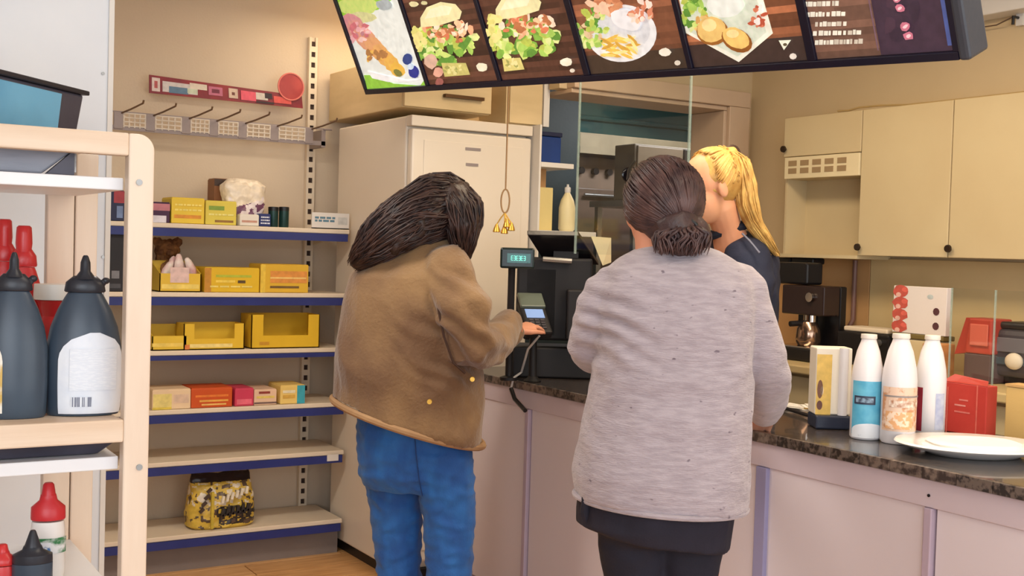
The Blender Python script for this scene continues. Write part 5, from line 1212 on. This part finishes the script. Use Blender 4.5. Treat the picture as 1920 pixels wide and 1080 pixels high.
# ---------------- B: woman in grey sweater
root = thing('person', wp(1240, 1080, d=2.95) * V((1, 1, 0)), 'person in long pale grey sweater and black skirt, seen from behind, dark hair tied low', 'person')
D = 2.93
fB = (F * .88 - R * .47).normalized()
hB = wp(1240, 392, d=D + .03)
b = MB(); P, A = head(b, hB, fB, 1.0)
b.limb([wp(1236, 420, d=D + .01), wp(1238, 468, d=D), wp(1250, 500, d=D)], [.064, .064, .075])
b.loft([ring(1252, 478, 60, D, .07), ring(1262, 515, 108, D, .09), ring(1256, 570, 120, D, .11), ring(1256, 700, 112, D, .12), ring(1240, 850, 130, D, .14), ring(1235, 960, 132, D, .14)], 28)
shR, elR, wrR = wp(1372, 562, d=D), wp(1436, 690, d=D + .06), wp(1432, 768, d=3.30)
shL, elL, wrL = wp(1158, 566, d=D), wp(1104, 650, d=D + .08), wp(1170, 665, d=3.28)
b.limb([shR, shR.lerp(elR, .5), elR, elR.lerp(wrR, .5), wrR], [.052, .048, .042, .036, .027]); hand(b, wrR, wp(1424, 797, d=3.42) - wrR, UP + R * .2, -1, .95, .3)
b.limb([shL, shL.lerp(elL, .5), elL, elL.lerp(wrL, .5), wrL], [.052, .048, .042, .036, .027]); hand(b, wrL, R * .5 + F * .9 - UP * .15, UP, 1, .95, .3)
LB = [[wp(1185, 960, d=D), wp(1190, 1080, d=D), V((wp(1196, 1080, d=D).x, wp(1196, 1080, d=D).y, .48)), V((wp(1198, 1080, d=D).x, wp(1198, 1080, d=D).y, .09))],
      [wp(1292, 960, d=D), wp(1290, 1080, d=D), V((wp(1288, 1080, d=D).x, wp(1288, 1080, d=D).y, .48)), V((wp(1288, 1080, d=D).x, wp(1288, 1080, d=D).y, .09))]]
for L in LB:
    b.limb(L, [.085, .078, .055, .038]); ank = L[-1]
    b.loft([(V((ank.x, ank.y, .03)) - fB * .05, fB.cross(UP) * .03, UP * .025), (V((ank.x, ank.y, .03)) + fB * .08, fB.cross(UP) * .035, UP * .025), (V((ank.x, ank.y, .025)) + fB * .15, fB.cross(UP) * .025, UP * .015)], 14)
remesh('body', b, M_skin, root, .0055, 3); face_parts(root, P, A)
M_blk = mat('navy_black_cloth', (34, 34, 48), .85, rgb2=(26, 26, 38), nscale=6, bump=.15, bscale=200)
b = MB()
b.limb([LB[0][0], wp(1187, 1020, d=D), LB[0][1], LB[0][2], V((LB[0][3].x, LB[0][3].y, .12))], [.092, .09, .078, .062, .048], 24)
b.limb([LB[1][0], wp(1291, 1020, d=D), LB[1][1], LB[1][2], V((LB[1][3].x, LB[1][3].y, .12))], [.092, .088, .076, .060, .048], 24)
b.loft([ring(1236, 930, 135, D, .15), ring(1236, 985, 125, D, .145), ring(1236, 1010, 112, D, .12)], 24)
remesh('leggings', b, M_blk, root, .007, 4, folds(.003, 12, .002, 26))
for L in LB:
    b = MB(); shoe(b, V((L[3].x, L[3].y, 0)), fB); remesh('shoe', b, M_dark, root, .006, 2)
b = MB(); b.loft([ring(1236, 860, 146, D, .16), ring(1232, 920, 148, D, .165), ring(1226, 975, 146, D, .165, .05), ring(1230, 1004, 136, D, .155, -.12)], 30, p=2.3)
sk = remesh('skirt', b, mat('black_jersey', (38, 36, 50), .85, rgb2=(28, 26, 38), nscale=6, bump=.15, bscale=200), root, .007, 3, folds(.006, 9, .003, 22, 3, (1, 1, .4)))
obj('belt_tab', MB().tube([wp(1100, 930, d=D - .08), wp(1096, 960, d=D - .08), wp(1104, 982, d=D - .06), wp(1140, 992, d=D - .1)], .012, 8), M_blk, sk, smooth=True)
# sweater
M_sw = bpy.data.materials.new('grey_flecked_knit'); M_sw.use_nodes = True; nt = M_sw.node_tree; bs = nt.nodes['Principled BSDF']
tc = nt.nodes.new('ShaderNodeTexCoord'); mpn = nt.nodes.new('ShaderNodeMapping'); mpn.inputs['Rotation'].default_value = (0, 0, YAW); mpn.inputs['Scale'].default_value = (1, 1, 5); nt.links.new(tc.outputs['Object'], mpn.inputs[0])
n1 = nt.nodes.new('ShaderNodeTexNoise'); n1.inputs['Scale'].default_value = 22; n1.inputs['Detail'].default_value = 6; nt.links.new(mpn.outputs[0], n1.inputs['Vector'])
r1_ = nt.nodes.new('ShaderNodeValToRGB'); r1_.color_ramp.elements[0].position = .36; r1_.color_ramp.elements[1].position = .62
r1_.color_ramp.elements[0].color = (*lin([x / 255 for x in (156, 145, 152)]), 1); r1_.color_ramp.elements[1].color = (*lin([x / 255 for x in (172, 161, 168)]), 1); nt.links.new(n1.outputs['Fac'], r1_.inputs[0])
n3 = nt.nodes.new('ShaderNodeTexNoise'); n3.inputs['Scale'].default_value = 34; n3.inputs['Detail'].default_value = 2
mp3 = nt.nodes.new('ShaderNodeMapping'); mp3.inputs['Scale'].default_value = (1, 1, 2); nt.links.new(tc.outputs['Object'], mp3.inputs[0]); nt.links.new(mp3.outputs[0], n3.inputs['Vector'])
r3 = nt.nodes.new('ShaderNodeValToRGB'); r3.color_ramp.elements[0].position = .70; r3.color_ramp.elements[1].position = .76; nt.links.new(n3.outputs['Fac'], r3.inputs[0])
mx = nt.nodes.new('ShaderNodeMix'); mx.data_type = 'RGBA'; nt.links.new(r3.outputs[0], mx.inputs[0]); nt.links.new(r1_.outputs[0], mx.inputs[6]); mx.inputs[7].default_value = (*lin([x / 255 for x in (112, 100, 110)]), 1)
nt.links.new(mx.outputs[2], bs.inputs['Base Color']); bs.inputs['Roughness'].default_value = .9; bs.inputs['Sheen Weight'].default_value = .3
n4 = nt.nodes.new('ShaderNodeTexNoise'); n4.inputs['Scale'].default_value = 70; nt.links.new(mpn.outputs[0], n4.inputs['Vector']); bp = nt.nodes.new('ShaderNodeBump'); bp.inputs['Strength'].default_value = .35; bp.inputs['Distance'].default_value = .01
nt.links.new(n4.outputs['Fac'], bp.inputs['Height']); nt.links.new(bp.outputs[0], bs.inputs['Normal'])
b = MB()
b.loft([ring(1268, 460, 50, D + .01, .06), ring(1268, 470, 78, D, .08), ring(1269, 484, 106, D, .10), ring(1268, 504, 132, D, .125), ring(1266, 535, 148, D, .15), ring(1262, 590, 150, D, .165), ring(1262, 660, 146, D, .17), ring(1256, 740, 152, D, .175), ring(1243, 830, 160, D, .185), ring(1238, 890, 165, D, .19, -.04), ring(1238, 938, 160, D, .19, -.05)], 40, p=2.4)
b.limb([wp(1380, 545, d=D), wp(1402, 600, d=D), wp(1428, 670, d=D + .03), wp(1440, 705, d=D + .08), wp(1440, 745, d=D + .22), wp(1434, 772, d=D + .36)], [.074, .068, .062, .060, .054, .046], 24)
b.limb([wp(1150, 548, d=D), wp(1124, 600, d=D), wp(1108, 645, d=D + .04), wp(1112, 662, d=D + .12), wp(1150, 668, d=D + .3)], [.074, .068, .060, .056, .046], 24)
def sf(p, n):
    g = folds(.006, 7, .004, 18, 8, (1, 1, 1.4))(p, n)
    q = wp(1140, 600, d=D - .1); dd = (p - q).length
    if dd < .2: g += .008 * math.sin((p.z + .35 * p.dot(R)) * 120 + 3 * noise.noise(p * 7)) * (1 - dd / .2)
    return g
sw = remesh('sweater', b, M_sw, root, .007, 4, sf)
hem = [wp(1238, 938, d=D) + (R - UP * .05) * .218 * math.cos(a) + F * .192 * math.sin(a) for a in [i * math.pi / 24 for i in range(49)]]
obj('hem_rib', MB().tube(hem, .007, 8), M_sw, sw, smooth=True)
# hair low tied
M_hairB = mat('brown_tied_hair', (78, 56, 54), .45, rgb2=(54, 38, 40), nscale=30, bump=.2, bscale=140, spec=.5)
b = MB(); b.ell(wp(1243, 374, d=D - .01), (.096, .104, .102), A, 28, 18); b.ell(wp(1262, 425, d=D - .05), (.075, .05, .052), (R, F, UP)); b.ell(wp(1290, 436, d=D - .06), (.055, .05, .046), (R, F, UP))
b.limb([wp(1265, 420, d=D - .07), wp(1274, 446, d=D - .085), wp(1280, 458, d=D - .085)], [.056, .05, .034])
hr = remesh('hair', b, M_hairB, root, .006, 3, folds(.006, 12, .003, 40, 4))
lk = MB(); random.seed(31); tie = wp(1284, 424, d=D - .10); cH = wp(1243, 374, d=D - .01)
for _ in range(330):
    a = random.uniform(-.25 * math.pi, 1.15 * math.pi); s0 = cH + (A[0] * math.cos(a) * .098 + A[2] * math.sin(a) * .106) + A[1] * random.uniform(-.02, .06)
    pts = []
    for i in range(9):
        f = i / 8; q = s0.lerp(tie, f); v = q - cH
        e = math.sqrt((v.dot(A[0]) / .098) ** 2 + (v.dot(A[1]) / .112) ** 2 + (v.dot(A[2]) / .108) ** 2)
        k = (1.01 / e) if e > 1e-3 and f < .85 else 1
        q2 = cH + v * k; q2 = q2.lerp(tie, max(0, (f - .75) / .25) ** 1.2); pts.append(q2 + noise.noise_vector(q2 * 14) * .004)
    r0 = random.uniform(.0018, .0036); lk.tube(pts, [r0 * .5] + [r0] * 7 + [r0 * .7], 6)
TB = [(tie, R * .03, F * .03), (wp(1280, 436, d=D - .10), R * .066, F * .045), (wp(1278, 450, d=D - .10), R * .070, F * .04), (wp(1274, 478, d=D - .115), R * .062, F * .022)]
s2 = strands(TB, 260, .002, .004, 33, (.3, 1.1), wav=.008); lk.add(s2.v, s2.f)
o = obj('lock', lk, mat('brown_tied_lock', (92, 66, 62), .4, rgb2=(56, 40, 42), nscale=26, bump=0), hr, smooth=True, autos=180); o['kind'] = 'stuff'
obj('hair_tie', MB().tube([tie - F * .01 + R * .026 * math.cos(a) + UP * .014 * math.sin(a) for a in [i * math.pi / 10 for i in range(21)]], .006, 8), M_dark, hr, smooth=True)
# sunglasses pushed up
gl = [wp(1178, 338, d=D + .02), wp(1180, 318, d=D + .05), wp(1190, 304, d=D + .09)]
t = thing('sunglasses', gl[0], 'dark sunglasses pushed up on the head of the person in grey', 'sunglasses')
obj('temple', MB().tube(gl, .005, 8), M_dark, t, smooth=True)
for k in (-1, 1):
    c = hB + A[1] * .088 + A[0] * .036 * k + A[2] * .088; obj('lens', MB().ell(c, (.03, .006, .022), A), mat('dark_lens', (24, 20, 24), .1), t, smooth=True)

# ---------------- C: clerk
root = thing('person', wp(1385, 700, d=4.42) * V((1, 1, 0)), 'person with a blond high ponytail and navy polo shirt working behind the counter', 'person')
DC = 4.22
fC = (-R * .90 - F * .30 - UP * .30).normalized()
hC = wp(1330, 352, d=DC); sC = 1.13
b = MB(); P, A = head(b, hC, fC, sC)
b.limb([wp(1350, 385, d=DC + .02), wp(1362, 425, d=DC + .06), wp(1372, 455, d=DC + .1)], [.058, .055, .07])
DT = 4.42
b.loft([ring(1378, 440, 30, DT, .06), ring(1384, 465, 52, DT, .12), ring(1388, 560, 52, DT, .14), ring(1388, 720, 50, DT + .03, .12), ring(1390, 850, 55, DT + .05, .14)], 26)
s1, e1_, w1 = wp(1400, 490, d=DT - .16), wp(1400, 620, d=DT - .16), wp(1270, 560, d=4.30)
s2_, e2_, w2 = wp(1360, 490, d=DT + .2), wp(1330, 610, d=DT + .22), wp(1225, 505, d=4.60)
b.limb([s1, s1.lerp(e1_, .5), e1_, e1_.lerp(w1, .5), w1], [.052, .047, .04, .034, .027]); hand(b, w1, -R + UP * .2, UP, 1, 1, .4)
b.limb([s2_, s2_.lerp(e2_, .5), e2_, e2_.lerp(w2, .5), w2], [.052, .047, .04, .034, .027]); hand(b, w2, -R + UP * .3, UP, -1, 1, .4)
LC = []
for dx in (-.09, .09):
    c = V((root.location.x, root.location.y, 0)) + F * dx; LC.append(c); b.limb([c + UP * .95, c + UP * .5, c + UP * .09], [.085, .055, .04])
    b.loft([(c + UP * .03 + R * .05, F * .03, UP * .025), (c + UP * .03 - R * .08, F * .035, UP * .025), (c + UP * .025 - R * .15, F * .025, UP * .015)], 14)
remesh('body', b, M_skinc, root, .0055, 3); face_parts(root, P, A, sC)
b = MB()
for c in LC: b.limb([c + UP * .92, c + UP * .5, c + UP * .1], [.105, .075, .06], 20)
b.loft([(LC[0].lerp(LC[1], .5) + UP * z, R * .125, F * .18) for z in (.84, .95, 1.02)], 24)
remesh('trousers', b, M_blk, root, .008, 3, folds(.005, 10, .003, 22))
for c in LC: b = MB(); shoe(b, c, -R); remesh('shoe', b, M_dark, root, .006, 2)
M_navy = mat('navy_polo', (44, 50, 72), .8, rgb2=(34, 38, 58), nscale=8, bump=.2, bscale=240)
b = MB()
b.loft([ring(1368, 432, 32, DT - .08, .075), ring(1376, 446, 48, DT - .02, .12), ring(1388, 464, 62, DT, .17), ring(1392, 500, 66, DT, .19), ring(1392, 600, 62, DT, .18), ring(1390, 760, 62, DT + .03, .17), ring(1390, 800, 62, DT + .03, .17)], 30, p=2.3)
b.limb([wp(1400, 484, d=DT - .15), wp(1412, 530, d=DT - .18), wp(1402, 600, d=DT - .17)], [.085, .080, .074], 22)
b.limb([wp(1372, 480, d=DT + .19), wp(1360, 520, d=DT + .2), wp(1350, 560, d=DT + .21)], [.085, .080, .07], 22)
sh_ = remesh('polo_shirt', b, M_navy, root, .007, 4, folds(.007, 9, .004, 22, 6))
cr_ = [wp(1362, 432, d=DT - .10) + R * (.078 * math.cos(a)) + F * .07 * math.sin(a) + UP * (.028 * math.cos(a)) for a in [i * math.pi / 14 for i in range(29)]]
obj('collar', MB().tube(cr_, .017, 8), mat('collar_navy', (30, 34, 48), .8), sh_, smooth=True)
tr = [wp(1392, 438, d=DT - .2), wp(1406, 452, d=DT - .24), wp(1424, 474, d=DT - .26)]
obj('sleeve_piping', MB().tube(tr, .004, 6), mat('grey_piping', (120, 124, 144), .6), sh_, smooth=True)
# hair pulled up to a high ponytail
M_hairC = mat('blond_hair', (224, 182, 104), .4, rgb2=(196, 148, 78), nscale=26, stretch=(1, 1, .6), bump=.2, bscale=140, spec=.5)
cH = hC - A[1] * .022 * sC + A[2] * .028 * sC; rH = (.083 * sC, .098 * sC, .094 * sC)
tie = wp(1371, 288, d=DC - .0)
b = MB(); b.ell(cH - A[1] * .012, rH, A, 28, 18); b.limb([cH + A[2] * .06, tie], [.05, .026])
HP = [(tie, R * .022, F * .025), (wp(1388, 300, d=DC), R * .030, F * .034), (wp(1398, 340, d=DC), R * .034, F * .04), (wp(1402, 385, d=DC + .01), R * .034, F * .04), (wp(1412, 420, d=DC + .03), R * .032, F * .034), (wp(1432, 448, d=DC + .04), R * .028, F * .026), (wp(1458, 480, d=DC + .05), R * .010, F * .01)]
b.loft(HP, 20)
hr = remesh('hair', b, M_hairC, root, .006, 3, folds(.004, 14, .002, 40, 4))
lk = strands(HP, 130, .002, .004, 41, (.9, 1.1), wav=.01); random.seed(8)
for _ in range(220):
    a = random.uniform(-.15 * math.pi, 1.15 * math.pi); s0 = cH + (A[0] * math.cos(a) * rH[0] + A[2] * math.sin(a) * rH[2]) * 1.0 + A[1] * random.uniform(.015, .04) * (1 if random.random() < .6 else -1.5)
    pts = []
    for i in range(8):
        f = i / 7; q = s0.lerp(tie, f); v = q - cH; e = math.sqrt((v.dot(A[0]) / rH[0]) ** 2 + (v.dot(A[1]) / rH[1]) ** 2 + (v.dot(A[2]) / rH[2]) ** 2)
        k = max(1, 1.03 / e) if e > 1e-3 else 1; q2 = (cH + v * k).lerp(tie, max(0, (f - .8) / .2)); pts.append(q2)
    r0 = random.uniform(.002, .0036); lk.tube(pts, [r0 * .4] + [r0] * 6 + [r0 * .7], 6)
o = obj('lock', lk, mat('blond_lock', (232, 192, 112), .4, rgb2=(190, 142, 74), nscale=22, bump=0), hr, smooth=True, autos=180); o['kind'] = 'stuff'
obj('hair_tie', MB().tube([tie + R * .004 + (A[1] * math.cos(a) + A[2] * math.sin(a)) * .026 for a in [i * math.pi / 10 for i in range(21)]], .007, 8), mat('brown_tie', (70, 48, 36), .6), hr, smooth=True)
# paper slip in the clerk's hand
q = [wp(1108, 443, d=4.55), wp(1146, 446, d=4.58), wp(1146, 492, d=4.62), wp(1130, 498, d=4.6)]
o = obj('paper_note', MB().prism(q, F * .003), mat('cream_paper', (236, 222, 176), .6, var=.02)); tag(o, 'cream paper slip standing beside the register screen', 'paper')
